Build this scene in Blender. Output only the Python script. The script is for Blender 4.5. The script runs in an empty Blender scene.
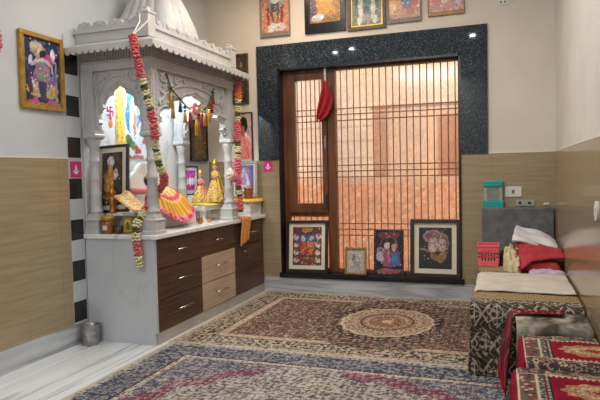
import bpy, math, random
import numpy as np
from mathutils import Vector, Matrix
random.seed(7)
rng = np.random.default_rng(11)
PI = math.pi
S = bpy.context.scene
COL = S.collection

# ------------------------------------------------------------------ colour
def lin(c):
    if isinstance(c, str):
        c = [int(c[i:i + 2], 16) for i in (0, 2, 4)]
    o = []
    for v in c[:3]:
        v = v / 255.0
        o.append(v / 12.92 if v <= .04045 else ((v + .055) / 1.055) ** 2.4)
    return tuple(o)

# ------------------------------------------------------------------ materials
def new_mat(name):
    m = bpy.data.materials.new(name)
    m.use_nodes = True
    nt = m.node_tree
    b = nt.nodes['Principled BSDF']
    return m, nt, b

def N(nt, t, **kw):
    n = nt.nodes.new(t)
    for k, v in kw.items():
        setattr(n, k, v)
    return n

def coords(nt, scale):
    tc = N(nt, 'ShaderNodeTexCoord')
    mp = N(nt, 'ShaderNodeMapping')
    mp.inputs['Scale'].default_value = scale if hasattr(scale, '__len__') else (scale,) * 3
    nt.links.new(tc.outputs['Object'], mp.inputs['Vector'])
    return mp.outputs['Vector']

def mat(name, a, b=None, scale=8, rough=.5, metal=0, bump=0, bscale=None, coat=0, detail=4, lo=.35, hi=.65, spec=.5, dist=0.0):
    """two colours mixed by noise, optional bump"""
    m, nt, p = new_mat(name)
    p.inputs['Roughness'].default_value = rough
    p.inputs['Metallic'].default_value = metal
    p.inputs['Specular IOR Level'].default_value = spec
    p.inputs['Coat Weight'].default_value = coat
    p.inputs['Coat Roughness'].default_value = .08
    v = coords(nt, scale)
    no = N(nt, 'ShaderNodeTexNoise')
    no.inputs['Scale'].default_value = 1.0
    no.inputs['Detail'].default_value = detail
    no.inputs['Distortion'].default_value = dist
    nt.links.new(v, no.inputs['Vector'])
    r = N(nt, 'ShaderNodeValToRGB')
    r.color_ramp.elements[0].position = lo
    r.color_ramp.elements[1].position = hi
    r.color_ramp.elements[0].color = (*lin(a), 1)
    r.color_ramp.elements[1].color = (*lin(b if b is not None else a), 1)
    nt.links.new(no.outputs['Fac'], r.inputs['Fac'])
    nt.links.new(r.outputs['Color'], p.inputs['Base Color'])
    if bump:
        v2 = coords(nt, bscale or scale)
        n2 = N(nt, 'ShaderNodeTexNoise')
        n2.inputs['Scale'].default_value = 1.0
        n2.inputs['Detail'].default_value = 3
        nt.links.new(v2, n2.inputs['Vector'])
        bu = N(nt, 'ShaderNodeBump')
        bu.inputs['Strength'].default_value = bump
        bu.inputs['Distance'].default_value = .01
        nt.links.new(n2.outputs['Fac'], bu.inputs['Height'])
        nt.links.new(bu.outputs['Normal'], p.inputs['Normal'])
    return m

def attr_mat(name, rough=.6, coat=0, spec=.4, nscale=60, namt=.25, bump=0):
    """painted surface: the colour attribute 'paint' with a little procedural grain"""
    m, nt, p = new_mat(name)
    p.inputs['Roughness'].default_value = rough
    p.inputs['Coat Weight'].default_value = coat
    p.inputs['Coat Roughness'].default_value = .06
    p.inputs['Specular IOR Level'].default_value = spec
    at = N(nt, 'ShaderNodeAttribute', attribute_name='paint')
    v = coords(nt, nscale)
    no = N(nt, 'ShaderNodeTexNoise')
    no.inputs['Scale'].default_value = 1.0
    nt.links.new(v, no.inputs['Vector'])
    mr = N(nt, 'ShaderNodeMapRange')
    mr.inputs['From Min'].default_value = .25
    mr.inputs['From Max'].default_value = .75
    mr.inputs['To Min'].default_value = 1 - namt
    mr.inputs['To Max'].default_value = 1 + namt * .6
    nt.links.new(no.outputs['Fac'], mr.inputs['Value'])
    mx = N(nt, 'ShaderNodeVectorMath', operation='MULTIPLY')
    nt.links.new(at.outputs['Color'], mx.inputs[0])
    nt.links.new(mr.outputs['Result'], mx.inputs[1])
    nt.links.new(mx.outputs['Vector'], p.inputs['Base Color'])
    if bump:
        bu = N(nt, 'ShaderNodeBump')
        bu.inputs['Strength'].default_value = bump
        bu.inputs['Distance'].default_value = .004
        nt.links.new(no.outputs['Fac'], bu.inputs['Height'])
        nt.links.new(bu.outputs['Normal'], p.inputs['Normal'])
    return m

def marble(name, base, vein, scale=(1.2, 1.2, 2.0), rough=.25, width=.05, mix=.7, cloud=None, dist=.6):
    """pale stone with thin wandering veins over soft clouding"""
    m, nt, p = new_mat(name)
    p.inputs['Roughness'].default_value = rough
    v = coords(nt, scale)
    n0 = N(nt, 'ShaderNodeTexNoise'); n0.inputs['Scale'].default_value = 1.0; n0.inputs['Detail'].default_value = 6; n0.inputs['Distortion'].default_value = dist
    nt.links.new(v, n0.inputs['Vector'])
    # vein = |noise - .5| small
    sb = N(nt, 'ShaderNodeMath', operation='SUBTRACT'); sb.inputs[1].default_value = .5
    ab = N(nt, 'ShaderNodeMath', operation='ABSOLUTE')
    nt.links.new(n0.outputs['Fac'], sb.inputs[0]); nt.links.new(sb.outputs[0], ab.inputs[0])
    r = N(nt, 'ShaderNodeValToRGB')
    r.color_ramp.elements[0].position = 0.0; r.color_ramp.elements[1].position = width
    r.color_ramp.elements[0].color = (mix, mix, mix, 1); r.color_ramp.elements[1].color = (0, 0, 0, 1)
    nt.links.new(ab.outputs[0], r.inputs['Fac'])
    n1 = N(nt, 'ShaderNodeTexNoise'); n1.inputs['Scale'].default_value = 2.3; n1.inputs['Detail'].default_value = 3
    nt.links.new(v, n1.inputs['Vector'])
    r1 = N(nt, 'ShaderNodeValToRGB')
    r1.color_ramp.elements[0].position = .3; r1.color_ramp.elements[1].position = .7
    r1.color_ramp.elements[0].color = (*lin(cloud or base), 1); r1.color_ramp.elements[1].color = (*lin(base), 1)
    nt.links.new(n1.outputs['Fac'], r1.inputs['Fac'])
    mx = N(nt, 'ShaderNodeMix', data_type='RGBA')
    nt.links.new(r.outputs['Color'], mx.inputs[0])
    nt.links.new(r1.outputs['Color'], mx.inputs[6])
    mx.inputs[7].default_value = (*lin(vein), 1)
    nt.links.new(mx.outputs[2], p.inputs['Base Color'])
    return m

def granite_mat():
    m, nt, p = new_mat('speckled_granite')
    p.inputs['Roughness'].default_value = .045
    v = coords(nt, 1)
    vo = N(nt, 'ShaderNodeTexVoronoi'); vo.inputs['Scale'].default_value = 120
    nt.links.new(v, vo.inputs['Vector'])
    r = N(nt, 'ShaderNodeValToRGB')
    e = r.color_ramp.elements
    e[0].position = 0.0; e[0].color = (*lin((26, 33, 40)), 1)
    e[1].position = 1.0; e[1].color = (*lin((80, 92, 100)), 1)
    k = e.new(.55); k.color = (*lin((35, 44, 52)), 1)
    k = e.new(.78); k.color = (*lin((48, 58, 67)), 1)
    sx = N(nt, 'ShaderNodeSeparateColor')
    nt.links.new(vo.outputs['Color'], sx.inputs[0])
    nt.links.new(sx.outputs[0], r.inputs['Fac'])
    nt.links.new(r.outputs['Color'], p.inputs['Base Color'])
    return m

def tile_mat(name, a, b, axis, rough=.14, joint=.6):
    """large glossy tan wall tile: long horizontal streaks and thin joints along one axis"""
    m, nt, p = new_mat(name)
    p.inputs['Roughness'].default_value = rough
    sc = (1.5, 1.5, 26)
    v = coords(nt, sc)
    no = N(nt, 'ShaderNodeTexNoise'); no.inputs['Scale'].default_value = 1.6; no.inputs['Detail'].default_value = 5
    nt.links.new(v, no.inputs['Vector'])
    r = N(nt, 'ShaderNodeValToRGB')
    r.color_ramp.elements[0].position = .3; r.color_ramp.elements[1].position = .7
    r.color_ramp.elements[0].color = (*lin(a), 1); r.color_ramp.elements[1].color = (*lin(b), 1)
    nt.links.new(no.outputs['Fac'], r.inputs['Fac'])
    tc = N(nt, 'ShaderNodeTexCoord'); sp = N(nt, 'ShaderNodeSeparateXYZ')
    nt.links.new(tc.outputs['Object'], sp.inputs[0])
    md = N(nt, 'ShaderNodeMath', operation='MODULO'); md.inputs[1].default_value = joint
    ad = N(nt, 'ShaderNodeMath', operation='ADD'); ad.inputs[1].default_value = 20 * joint
    nt.links.new(sp.outputs[axis], ad.inputs[0]); nt.links.new(ad.outputs[0], md.inputs[0])
    lt = N(nt, 'ShaderNodeMath', operation='LESS_THAN'); lt.inputs[1].default_value = .003
    nt.links.new(md.outputs[0], lt.inputs[0])
    mx = N(nt, 'ShaderNodeMix', data_type='RGBA')
    nt.links.new(lt.outputs[0], mx.inputs[0]); nt.links.new(r.outputs['Color'], mx.inputs[6])
    mx.inputs[7].default_value = (*[c * .75 for c in lin(a)], 1)
    nt.links.new(mx.outputs[2], p.inputs['Base Color'])
    return m

def wood(name, a, b, scale=(3, 2.0, 60), rough=.35):
    return mat(name, a, b, scale=scale, rough=rough, detail=6, lo=.3, hi=.7)

def pane_mat():
    m, nt, p = new_mat('figured_glass')
    nt.nodes.remove(p)
    out = nt.nodes['Material Output']
    tr = N(nt, 'ShaderNodeBsdfTransparent'); tr.inputs['Color'].default_value = (.97, .95, .92, 1)
    tl = N(nt, 'ShaderNodeBsdfTranslucent'); tl.inputs['Color'].default_value = (.95, .86, .77, 1)
    gl = N(nt, 'ShaderNodeBsdfGlossy'); gl.inputs['Roughness'].default_value = .1
    m1 = N(nt, 'ShaderNodeMixShader'); m1.inputs[0].default_value = .10
    m2 = N(nt, 'ShaderNodeMixShader'); m2.inputs[0].default_value = .05
    nt.links.new(tr.outputs[0], m1.inputs[1]); nt.links.new(tl.outputs[0], m1.inputs[2])
    nt.links.new(m1.outputs[0], m2.inputs[1]); nt.links.new(gl.outputs[0], m2.inputs[2])
    nt.links.new(m2.outputs[0], out.inputs['Surface'])
    return m

def emit_mat(name, col, strength):
    m, nt, p = new_mat(name)
    p.inputs['Base Color'].default_value = (*lin(col), 1)
    p.inputs['Emission Color'].default_value = (*lin(col), 1)
    p.inputs['Emission Strength'].default_value = strength
    return m

M = {}
M['plaster_l'] = mat('grey_white_plaster', (190, 194, 198), (197, 201, 204), scale=3, rough=.75, bump=.03, bscale=40)
M['plaster_b'] = mat('warm_white_plaster', (205, 197, 187), (211, 203, 193), scale=3, rough=.75, bump=.03, bscale=40)
M['plaster_r'] = mat('pale_plaster', (200, 196, 190), (207, 203, 197), scale=3, rough=.7)
M['ceiling'] = mat('ceiling_white', (225, 222, 218), (230, 228, 224), scale=3, rough=.8)
M['tile_x'] = tile_mat('tan_tile_back', (143, 128, 103), (162, 146, 120), 0)
M['tile_y'] = tile_mat('tan_tile_side', (148, 132, 105), (166, 149, 120), 1)
M['tile_yr'] = tile_mat('tan_tile_right', (141, 123, 97), (157, 138, 111), 1, rough=.16, joint=.9)
M['skirt'] = marble('grey_marble_skirting', (196, 200, 204), (128, 136, 144), scale=(.7, .7, 9), rough=.25, width=.06, cloud=(172, 177, 183))
M['floor'] = marble('white_marble_floor', (222, 224, 226), (150, 158, 166), scale=(8.5, .35, 1), rough=.22, width=.03, mix=.8, cloud=(210, 213, 216), dist=.15)
M['side'] = marble('grey_white_marble', (196, 201, 206), (170, 177, 184), scale=(1.4, 1.4, .8), rough=.3, width=.03, mix=.4, cloud=(184, 190, 196))
M['plinth'] = mat('grey_plinth_tile', (160, 156, 150), (178, 174, 168), scale=(3, 3, 6), rough=.35)
M['counter'] = marble('white_marble_slab', (226, 226, 224), (170, 172, 176), scale=(2, 2, 2), rough=.2, width=.03, mix=.5)
M['shrine'] = marble('carved_white_marble', (192, 191, 191), (160, 160, 164), scale=(3, 3, 3), rough=.45, width=.02, mix=.3, cloud=(180, 179, 179))
M['black'] = mat('black_stone', (24, 25, 28), (34, 35, 38), scale=20, rough=.25)
M['granite'] = granite_mat()
M['wood_dk'] = wood('dark_walnut_laminate', (42, 27, 20), (104, 72, 52))
M['wood_lt'] = wood('pale_oak_laminate', (168, 146, 124), (202, 182, 160))
M['wood_win'] = wood('varnished_teak', (70, 40, 20), (112, 68, 36), scale=(14, 14, 3))
M['bar'] = mat('brown_window_bar', (104, 66, 42), (126, 82, 54), scale=20, rough=.45)
M['steel'] = mat('brushed_steel', (170, 170, 168), (196, 196, 194), scale=(30, 30, 2), rough=.28, metal=1)
M['steel_dk'] = mat('worn_steel', (150, 150, 146), (178, 178, 174), scale=(12, 12, 60), rough=.32, metal=1)
M['chrome'] = mat('chrome', (200, 200, 200), rough=.15, metal=1)
M['copper'] = mat('copper_brass', (170, 104, 50), (198, 134, 70), scale=20, rough=.3, metal=.8)
M['gold'] = mat('gold_metal', (196, 150, 60), (222, 180, 86), scale=20, rough=.35, metal=.6)
M['gold_frame'] = mat('gilt_wood', (150, 112, 34), (184, 142, 54), scale=25, rough=.4, metal=.3)
M['frame_dk'] = mat('dark_frame', (32, 24, 22), (48, 36, 32), scale=25, rough=.3)
M['frame_bk'] = mat('black_frame', (20, 22, 30), (28, 30, 38), scale=25, rough=.2)
M['frame_gy'] = mat('grey_carved_frame', (104, 96, 90), (136, 126, 116), scale=60, rough=.5)
M['frame_br'] = mat('brown_frame', (64, 46, 30), (90, 66, 42), scale=25, rough=.4)
M['frame_ag'] = mat('antique_gold_frame', (128, 98, 52), (164, 130, 76), scale=40, rough=.45)
M['frame_sv'] = mat('silver_frame', (150, 148, 142), (176, 174, 168), scale=40, rough=.4)
M['mat_cream'] = mat('cream_mount', (214, 208, 188), (222, 216, 198), scale=15, rough=.8)
M['art'] = attr_mat('painted_print', rough=.35, coat=.25, nscale=90, namt=.22)
M['rug'] = attr_mat('knotted_wool', rough=.95, spec=.1, nscale=220, namt=.45, bump=.4)
M['paint'] = attr_mat('painted_cloth', rough=.85, spec=.2, nscale=120, namt=.2)
M['outwall'] = attr_mat('outside_wall', rough=.9, spec=.1, nscale=25, namt=.18)
M['pane'] = pane_mat()
M['red_cloth'] = mat('crimson_cloth', (136, 18, 32), (168, 32, 48), scale=30, rough=.85, bump=.2, bscale=120)
M['red_shawl'] = mat('red_shawl', (156, 38, 50), (180, 58, 68), scale=30, rough=.9, bump=.25, bscale=150)
M['rust_cloth'] = mat('rust_red_cloth', (152, 44, 44), (178, 62, 58), scale=30, rough=.9, bump=.25, bscale=150)
M['white_cloth'] = mat('white_cloth', (206, 202, 208), (222, 218, 222), scale=12, rough=.9)
M['cream_cloth'] = mat('cream_cloth', (188, 174, 140), (212, 198, 166), scale=30, rough=.9, bump=.2, bscale=150)
M['lav_cloth'] = mat('lavender_cloth', (184, 162, 190), (204, 186, 208), scale=12, rough=.9)
M['grey_velvet'] = mat('grey_velvet', (88, 90, 94), (116, 118, 122), scale=14, rough=.95, lo=.3, hi=.7)
M['dark_lump'] = mat('charcoal_cloth', (46, 44, 50), (66, 62, 68), scale=20, rough=.9)
M['sheet'] = mat('ivory_sheet', (186, 181, 170), (202, 197, 187), scale=8, rough=.9, bump=.1, bscale=60)
M['orange_cloth'] = mat('orange_towel', (196, 122, 50), (222, 154, 84), scale=40, rough=.9)
M['teal'] = mat('teal_plastic', (10, 146, 146), (14, 158, 156), rough=.35)
M['clear'] = mat('pale_ribbed_plastic', (150, 152, 146), (168, 170, 164), scale=30, rough=.35)
M['white_pl'] = mat('white_plastic', (214, 212, 206), rough=.4)
M['grey_pl'] = mat('grey_plastic', (120, 118, 114), rough=.4)
M['pink_pl'] = mat('coral_pink_plastic', (232, 98, 110), (238, 108, 118), rough=.4)
M['pink_tile'] = mat('magenta_tile', (190, 34, 110), (204, 50, 124), scale=40, rough=.3)
M['petal_r'] = mat('coral_red_petal', (186, 58, 66), (226, 132, 128), scale=70, rough=.8)
M['petal_p'] = mat('pink_petal', (200, 74, 96), (232, 142, 150), scale=70, rough=.8)
M['petal_c'] = mat('cream_petal', (196, 186, 140), (222, 216, 180), scale=60, rough=.8)
M['petal_w'] = mat('white_petal', (222, 216, 206), (236, 220, 214), scale=60, rough=.8)
M['leafy'] = mat('olive_leaf', (62, 66, 30), (110, 110, 52), scale=60, rough=.8)
M['petal_o'] = mat('orange_petal', (210, 110, 50), (232, 150, 70), scale=60, rough=.8)
M['thread'] = mat('white_thread', (214, 210, 202), rough=.8)
M['skin_b'] = mat('dark_deity_stone', (44, 40, 66), (60, 54, 80), scale=20, rough=.35)
M['skin_f'] = mat('painted_fair_skin', (206, 160, 124), rough=.5)
M['yellow'] = mat('marigold_silk', (226, 176, 50), (244, 206, 90), scale=25, rough=.6)
M['yellow_cl'] = mat('lemon_cloth', (196, 176, 66), (220, 204, 104), scale=25, rough=.85)
M['brocade'] = mat('gold_brocade', (150, 96, 50), (238, 206, 116), scale=75, rough=.6, lo=.38, hi=.58)
M['pink_silk'] = mat('pink_silk', (214, 70, 120), (230, 110, 146), scale=25, rough=.6)
M['pink_bowl'] = mat('rose_bowl', (214, 116, 126), (226, 140, 146), scale=25, rough=.5)
M['wine'] = mat('maroon_tassel', (120, 30, 42), (150, 44, 56), scale=60, rough=.8)
M['navy'] = mat('navy_bead', (30, 36, 70), rough=.4)
M['brown_jar'] = mat('amber_jar', (122, 76, 34), (150, 96, 44), scale=25, rough=.2)
M['tin'] = mat('olive_tin', (96, 86, 56), (130, 118, 80), scale=14, rough=.35, metal=.3)
M['dark_bowl'] = mat('dark_brown_bowl', (62, 36, 30), (80, 50, 40), scale=25, rough=.35)
M['lamp'] = emit_mat('lamp_glow', (235, 244, 255), 160)
M['mattress'] = mat('mattress_ticking', (150, 142, 128), (170, 162, 148), scale=20, rough=.9)
M['stool_base'] = mat('dark_stool_wood', (44, 32, 26), (62, 46, 36), scale=(10, 10, 2), rough=.5)
M['mark'] = mat('pencil_grey', (150, 142, 136), rough=.8)
M['glass_dark'] = mat('socket_dark', (40, 40, 42), rough=.5)

# ------------------------------------------------------------------ mesh builder
LOC = {}
class MB:
    def __init__(s):
        s.v = []; s.f = []; s.m = []; s.c = []
    def _add(s, vs, fs, m=0, c=None):
        o = len(s.v)
        s.v.extend([tuple(map(float, p)) for p in vs])
        cc = c if c is not None else (1, 1, 1)
        if len(vs) and hasattr(cc[0], '__len__'):
            s.c.extend([tuple(k) for k in cc])
        else:
            s.c.extend([tuple(cc)] * len(vs))
        s.f.extend([tuple(i + o for i in f) for f in fs]); s.m.extend([m] * len(fs))
        return s
    def box(s, x0, x1, y0, y1, z0, z1, m=0, c=None):
        vs = [(x, y, z) for z in (z0, z1) for y in (y0, y1) for x in (x0, x1)]
        fs = [(0, 2, 3, 1), (4, 5, 7, 6), (0, 1, 5, 4), (2, 6, 7, 3), (0, 4, 6, 2), (1, 3, 7, 5)]
        return s._add(vs, fs, m, c)
    def fbox(s, O, R, U, W, a0, a1, b0, b1, c0, c1, m=0, c=None):
        """box in a local frame: R right, U up, W outwards"""
        vs = [O + R * a + U * b + W * cc for cc in (c0, c1) for b in (b0, b1) for a in (a0, a1)]
        fs = [(0, 2, 3, 1), (4, 5, 7, 6), (0, 1, 5, 4), (2, 6, 7, 3), (0, 4, 6, 2), (1, 3, 7, 5)]
        return s._add(vs, fs, m, c)
    def tube(s, pts, r, n=8, m=0, c=None, flat=None):
        pts = [Vector(p) for p in pts]
        rs = r if hasattr(r, '__len__') else [r] * len(pts)
        vs = []; fs = []
        pu = None
        for i, p in enumerate(pts):
            t = (pts[min(i + 1, len(pts) - 1)] - pts[max(i - 1, 0)]).normalized()
            u = pu if pu is not None else (Vector((0, 0, 1)) if abs(t.z) < .9 else Vector((1, 0, 0)))
            u = (u - t * u.dot(t))
            if u.length < 1e-6:
                u = t.orthogonal()
            u.normalize(); w = t.cross(u); pu = u
            for k in range(n):
                a = 2 * PI * k / n
                vs.append(p + (u * math.cos(a) + w * math.sin(a)) * rs[i])
        for i in range(len(pts) - 1):
            for k in range(n):
                k2 = (k + 1) % n
                fs.append((i * n + k, i * n + k2, (i + 1) * n + k2, (i + 1) * n + k))
        fs.append(tuple(range(n))[::-1]); fs.append(tuple((len(pts) - 1) * n + k for k in range(n)))
        return s._add(vs, fs, m, c)
    def lathe(s, prof, cx, cy, n=20, m=0, square=False, c=None, rot=0, wave=None, ex=1, ey=1):
        vs = []; fs = []
        if square:
            n = 4; rot = PI / 4
        for j, (r, z) in enumerate(prof):
            rr = r * math.sqrt(2) if square else r
            for k in range(n):
                a = 2 * PI * k / n + rot
                q = rr * (wave(a, j) if wave else 1)
                vs.append((cx + q * math.cos(a) * ex, cy + q * math.sin(a) * ey, z))
        for j in range(len(prof) - 1):
            for k in range(n):
                k2 = (k + 1) % n
                fs.append((j * n + k, j * n + k2, (j + 1) * n + k2, (j + 1) * n + k))
        fs.append(tuple(range(n))[::-1]); fs.append(tuple((len(prof) - 1) * n + k for k in range(n)))
        return s._add(vs, fs, m, c)
    def ell(s, c0, rx, ry, rz, n=10, m=0, c=None, axes=None):
        vs = []; fs = []
        A = axes or (Vector((1, 0, 0)), Vector((0, 1, 0)), Vector((0, 0, 1)))
        c0 = Vector(c0); h = max(4, n // 2)
        for j in range(1, h):
            t = PI * j / h
            for k in range(n):
                a = 2 * PI * k / n
                vs.append(c0 + A[0] * rx * math.sin(t) * math.cos(a) + A[1] * ry * math.sin(t) * math.sin(a) - A[2] * rz * math.cos(t))
        b = len(vs); vs.append(c0 - A[2] * rz); vs.append(c0 + A[2] * rz)
        for j in range(h - 2):
            for k in range(n):
                k2 = (k + 1) % n
                fs.append((j * n + k, j * n + k2, (j + 1) * n + k2, (j + 1) * n + k))
        for k in range(n):
            k2 = (k + 1) % n
            fs.append((b, k2, k)); fs.append((b + 1, (h - 2) * n + k, (h - 2) * n + k2))
        return s._add(vs, fs, m, c)
    def grid(s, P, m=0, C=None, flip=False):
        ny, nx = P.shape[:2]
        vs = P.reshape(-1, 3).tolist()
        fs = []
        for j in range(ny - 1):
            for i in range(nx - 1):
                a = j * nx + i
                q = (a, a + 1, a + nx + 1, a + nx)
                fs.append(q[::-1] if flip else q)
        return s._add(vs, fs, m, C.reshape(-1, 3).tolist() if C is not None else None)
    def prism(s, loop, off, m=0, c=None):
        loop = [Vector(p) for p in loop]; off = Vector(off); n = len(loop)
        vs = loop + [p + off for p in loop]
        fs = [tuple(range(n))[::-1], tuple(range(n, 2 * n))]
        for i in range(n):
            j = (i + 1) % n
            fs.append((i, j, j + n, i + n))
        return s._add(vs, fs, m, c)
    def strip(s, A, B, off, m=0):
        """solid between two open polylines A and B (same length), extruded by off"""
        n = len(A); off = Vector(off)
        A = [Vector(p) for p in A]; B = [Vector(p) for p in B]
        vs = A + B + [p + off for p in A] + [p + off for p in B]
        fs = []
        for i in range(n - 1):
            fs.append((i, i + 1, n + i + 1, n + i))
            fs.append((2 * n + i, 3 * n + i, 3 * n + i + 1, 2 * n + i + 1))
            fs.append((i, 2 * n + i, 2 * n + i + 1, i + 1))
            fs.append((n + i, n + i + 1, 3 * n + i + 1, 3 * n + i))
        fs.append((0, n, 3 * n, 2 * n)); fs.append((n - 1, 3 * n - 1, 4 * n - 1, 2 * n - 1))
        return s._add(vs, fs, m)
    def build(s, name, mats, parent=None, smooth=False, bevel=0, solid=0, base=None, sub=0):
        v = np.array(s.v)
        if parent is not None:
            b = LOC[parent.name]
        elif base is not None:
            b = Vector(base)
        else:
            lo, hi = v.min(0), v.max(0)
            b = Vector(((lo[0] + hi[0]) / 2, (lo[1] + hi[1]) / 2, lo[2]))
        v = v - np.array(b)
        me = bpy.data.meshes.new(name)
        me.from_pydata(v.tolist(), [], s.f)
        mats = mats if isinstance(mats, (list, tuple)) else [mats]
        for k in mats:
            me.materials.append(M[k] if isinstance(k, str) else k)
        me.polygons.foreach_set('material_index', s.m)
        if any(c != (1, 1, 1) for c in s.c[:1] + s.c[-1:]) or any(c != (1, 1, 1) for c in s.c[::50]):
            at = me.attributes.new('paint', 'FLOAT_COLOR', 'POINT')
            cc = np.ones((len(s.c), 4), dtype=np.float32); cc[:, :3] = np.array(s.c)
            at.data.foreach_set('color', cc.ravel())
        if smooth:
            me.polygons.foreach_set('use_smooth', [True] * len(me.polygons))
        me.update()
        o = bpy.data.objects.new(name, me); COL.objects.link(o)
        if parent is not None:
            o.parent = parent
        else:
            o.location = b
        LOC[o.name] = Vector(b)
        if solid:
            md = o.modifiers.new('thickness', 'SOLIDIFY'); md.thickness = solid; md.offset = 0
        if bevel:
            md = o.modifiers.new('bevel', 'BEVEL'); md.width = bevel; md.segments = 2; md.limit_method = 'ANGLE'
        if sub:
            md = o.modifiers.new('sub', 'SUBSURF'); md.levels = sub; md.render_levels = sub
        return o

def tag(o, label, cat, group=None, kind=None):
    if label: o['label'] = label
    if cat: o['category'] = cat
    if group: o['group'] = group
    if kind: o['kind'] = kind
    return o
def thing(name, label, cat, loc, group=None):
    o = bpy.data.objects.new(name, None); COL.objects.link(o)
    o.location = loc; o.empty_display_size = .1
    LOC[o.name] = Vector(loc)
    return tag(o, label, cat, group)
def struct(o):
    o['kind'] = 'structure'; return o
def B(*a, **k):
    return MB().box(*a, **k)

# ------------------------------------------------------------------ painter
def vhash(ix, iy, seed):
    h = np.sin(ix * 127.1 + iy * 311.7 + seed * 74.7) * 43758.5453
    return h - np.floor(h)
def vnoise(x, y, seed=0):
    ix, iy = np.floor(x), np.floor(y); fx, fy = x - ix, y - iy
    fx = fx * fx * (3 - 2 * fx); fy = fy * fy * (3 - 2 * fy)
    a = vhash(ix, iy, seed); b = vhash(ix + 1, iy, seed); c = vhash(ix, iy + 1, seed); d = vhash(ix + 1, iy + 1, seed)
    return a * (1 - fx) * (1 - fy) + b * fx * (1 - fy) + c * (1 - fx) * fy + d * fx * fy
def cells(x, y, seed=0, jit=.7):
    ix, iy = np.floor(x), np.floor(y)
    best = np.full(x.shape, 9.0); ang = np.zeros(x.shape); cid = np.zeros(x.shape)
    for dx in (-1, 0, 1):
        for dy in (-1, 0, 1):
            jx, jy = ix + dx, iy + dy
            px = jx + .5 + (vhash(jx, jy, seed) - .5) * jit; py = jy + .5 + (vhash(jx, jy, seed + 9) - .5) * jit
            d = np.hypot(x - px, y - py); k = d < best
            best = np.where(k, d, best); ang = np.where(k, np.arctan2(y - py, x - px), ang)
            cid = np.where(k, vhash(jx, jy, seed + 21), cid)
    return best, ang, cid

class Art:
    def __init__(s, nx, ny, bg, W=1., H=1.):
        u = np.linspace(0, 1, nx); v = np.linspace(0, 1, ny)
        s.U, s.V = np.meshgrid(u, v); s.W, s.H = W, H
        s.X, s.Y = s.U * W, s.V * H
        if W < .8:                             # brushy edges on the small prints
            u0, v0 = s.U, s.V
            s.U = u0 + .05 * (vnoise(u0 * 9, v0 * 11, 1) - .5) + .03 * (vnoise(u0 * 22, v0 * 26, 2) - .5)
            s.V = v0 + .04 * (vnoise(u0 * 9 + 7, v0 * 11, 3) - .5) + .025 * (vnoise(u0 * 22 + 7, v0 * 26, 4) - .5)
        s.C = np.ones((ny, nx, 3)) * np.array(lin(bg))
    def fill(s, mask, col):
        s.C[mask] = np.array(lin(col)); return s
    def e(s, cx, cy, rx, ry, col, rot=0):
        a = math.radians(rot); dx, dy = s.U - cx, (s.V - cy)
        x = dx * math.cos(a) + dy * math.sin(a); y = -dx * math.sin(a) + dy * math.cos(a)
        return s.fill((x / rx) ** 2 + (y / ry) ** 2 < 1, col)
    def ring(s, cx, cy, rx, ry, t, col):
        q = ((s.U - cx) / rx) ** 2 + ((s.V - cy) / ry) ** 2
        return s.fill((q < 1) & (q > (1 - t) ** 2), col)
    def r(s, x0, x1, y0, y1, col):
        return s.fill((s.U > x0) & (s.U < x1) & (s.V > y0) & (s.V < y1), col)
    def p(s, pts, col):
        ins = np.zeros(s.U.shape, bool); n = len(pts)
        for i in range(n):
            x1, y1 = pts[i]; x2, y2 = pts[(i + 1) % n]
            if y1 == y2: continue
            c = ((y1 > s.V) != (y2 > s.V)) & (s.U < (x2 - x1) * (s.V - y1) / (y2 - y1) + x1)
            ins ^= c
        return s.fill(ins, col)
    def flecks(s, freq, cols, size=.32, seed=0, mask=None, prob=1.0):
        d, a, c = cells(s.X * freq, s.Y * freq, seed)
        hit = (d < size * (.75 + .25 * np.cos(5 * a))) & ((c * 7.13 % 1) < prob)
        if mask is not None: hit &= mask
        k = (c * len(cols)).astype(int) % len(cols)
        for i, q in enumerate(cols):
            s.fill(hit & (k == i), q)
        return s
    def noise(s, freq, amt, seed=3):
        n = vnoise(s.X * freq, s.Y * freq, seed) - .5
        s.C *= (1 + amt * n)[..., None]; return s

def sheet_pts(nx, ny, O, R, U, w, h):
    O, R, U = np.array(O), np.array(R), np.array(U)
    a, b = np.meshgrid(np.linspace(0, w, nx), np.linspace(0, h, ny))
    return O + a[..., None] * R + b[..., None] * U

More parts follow.
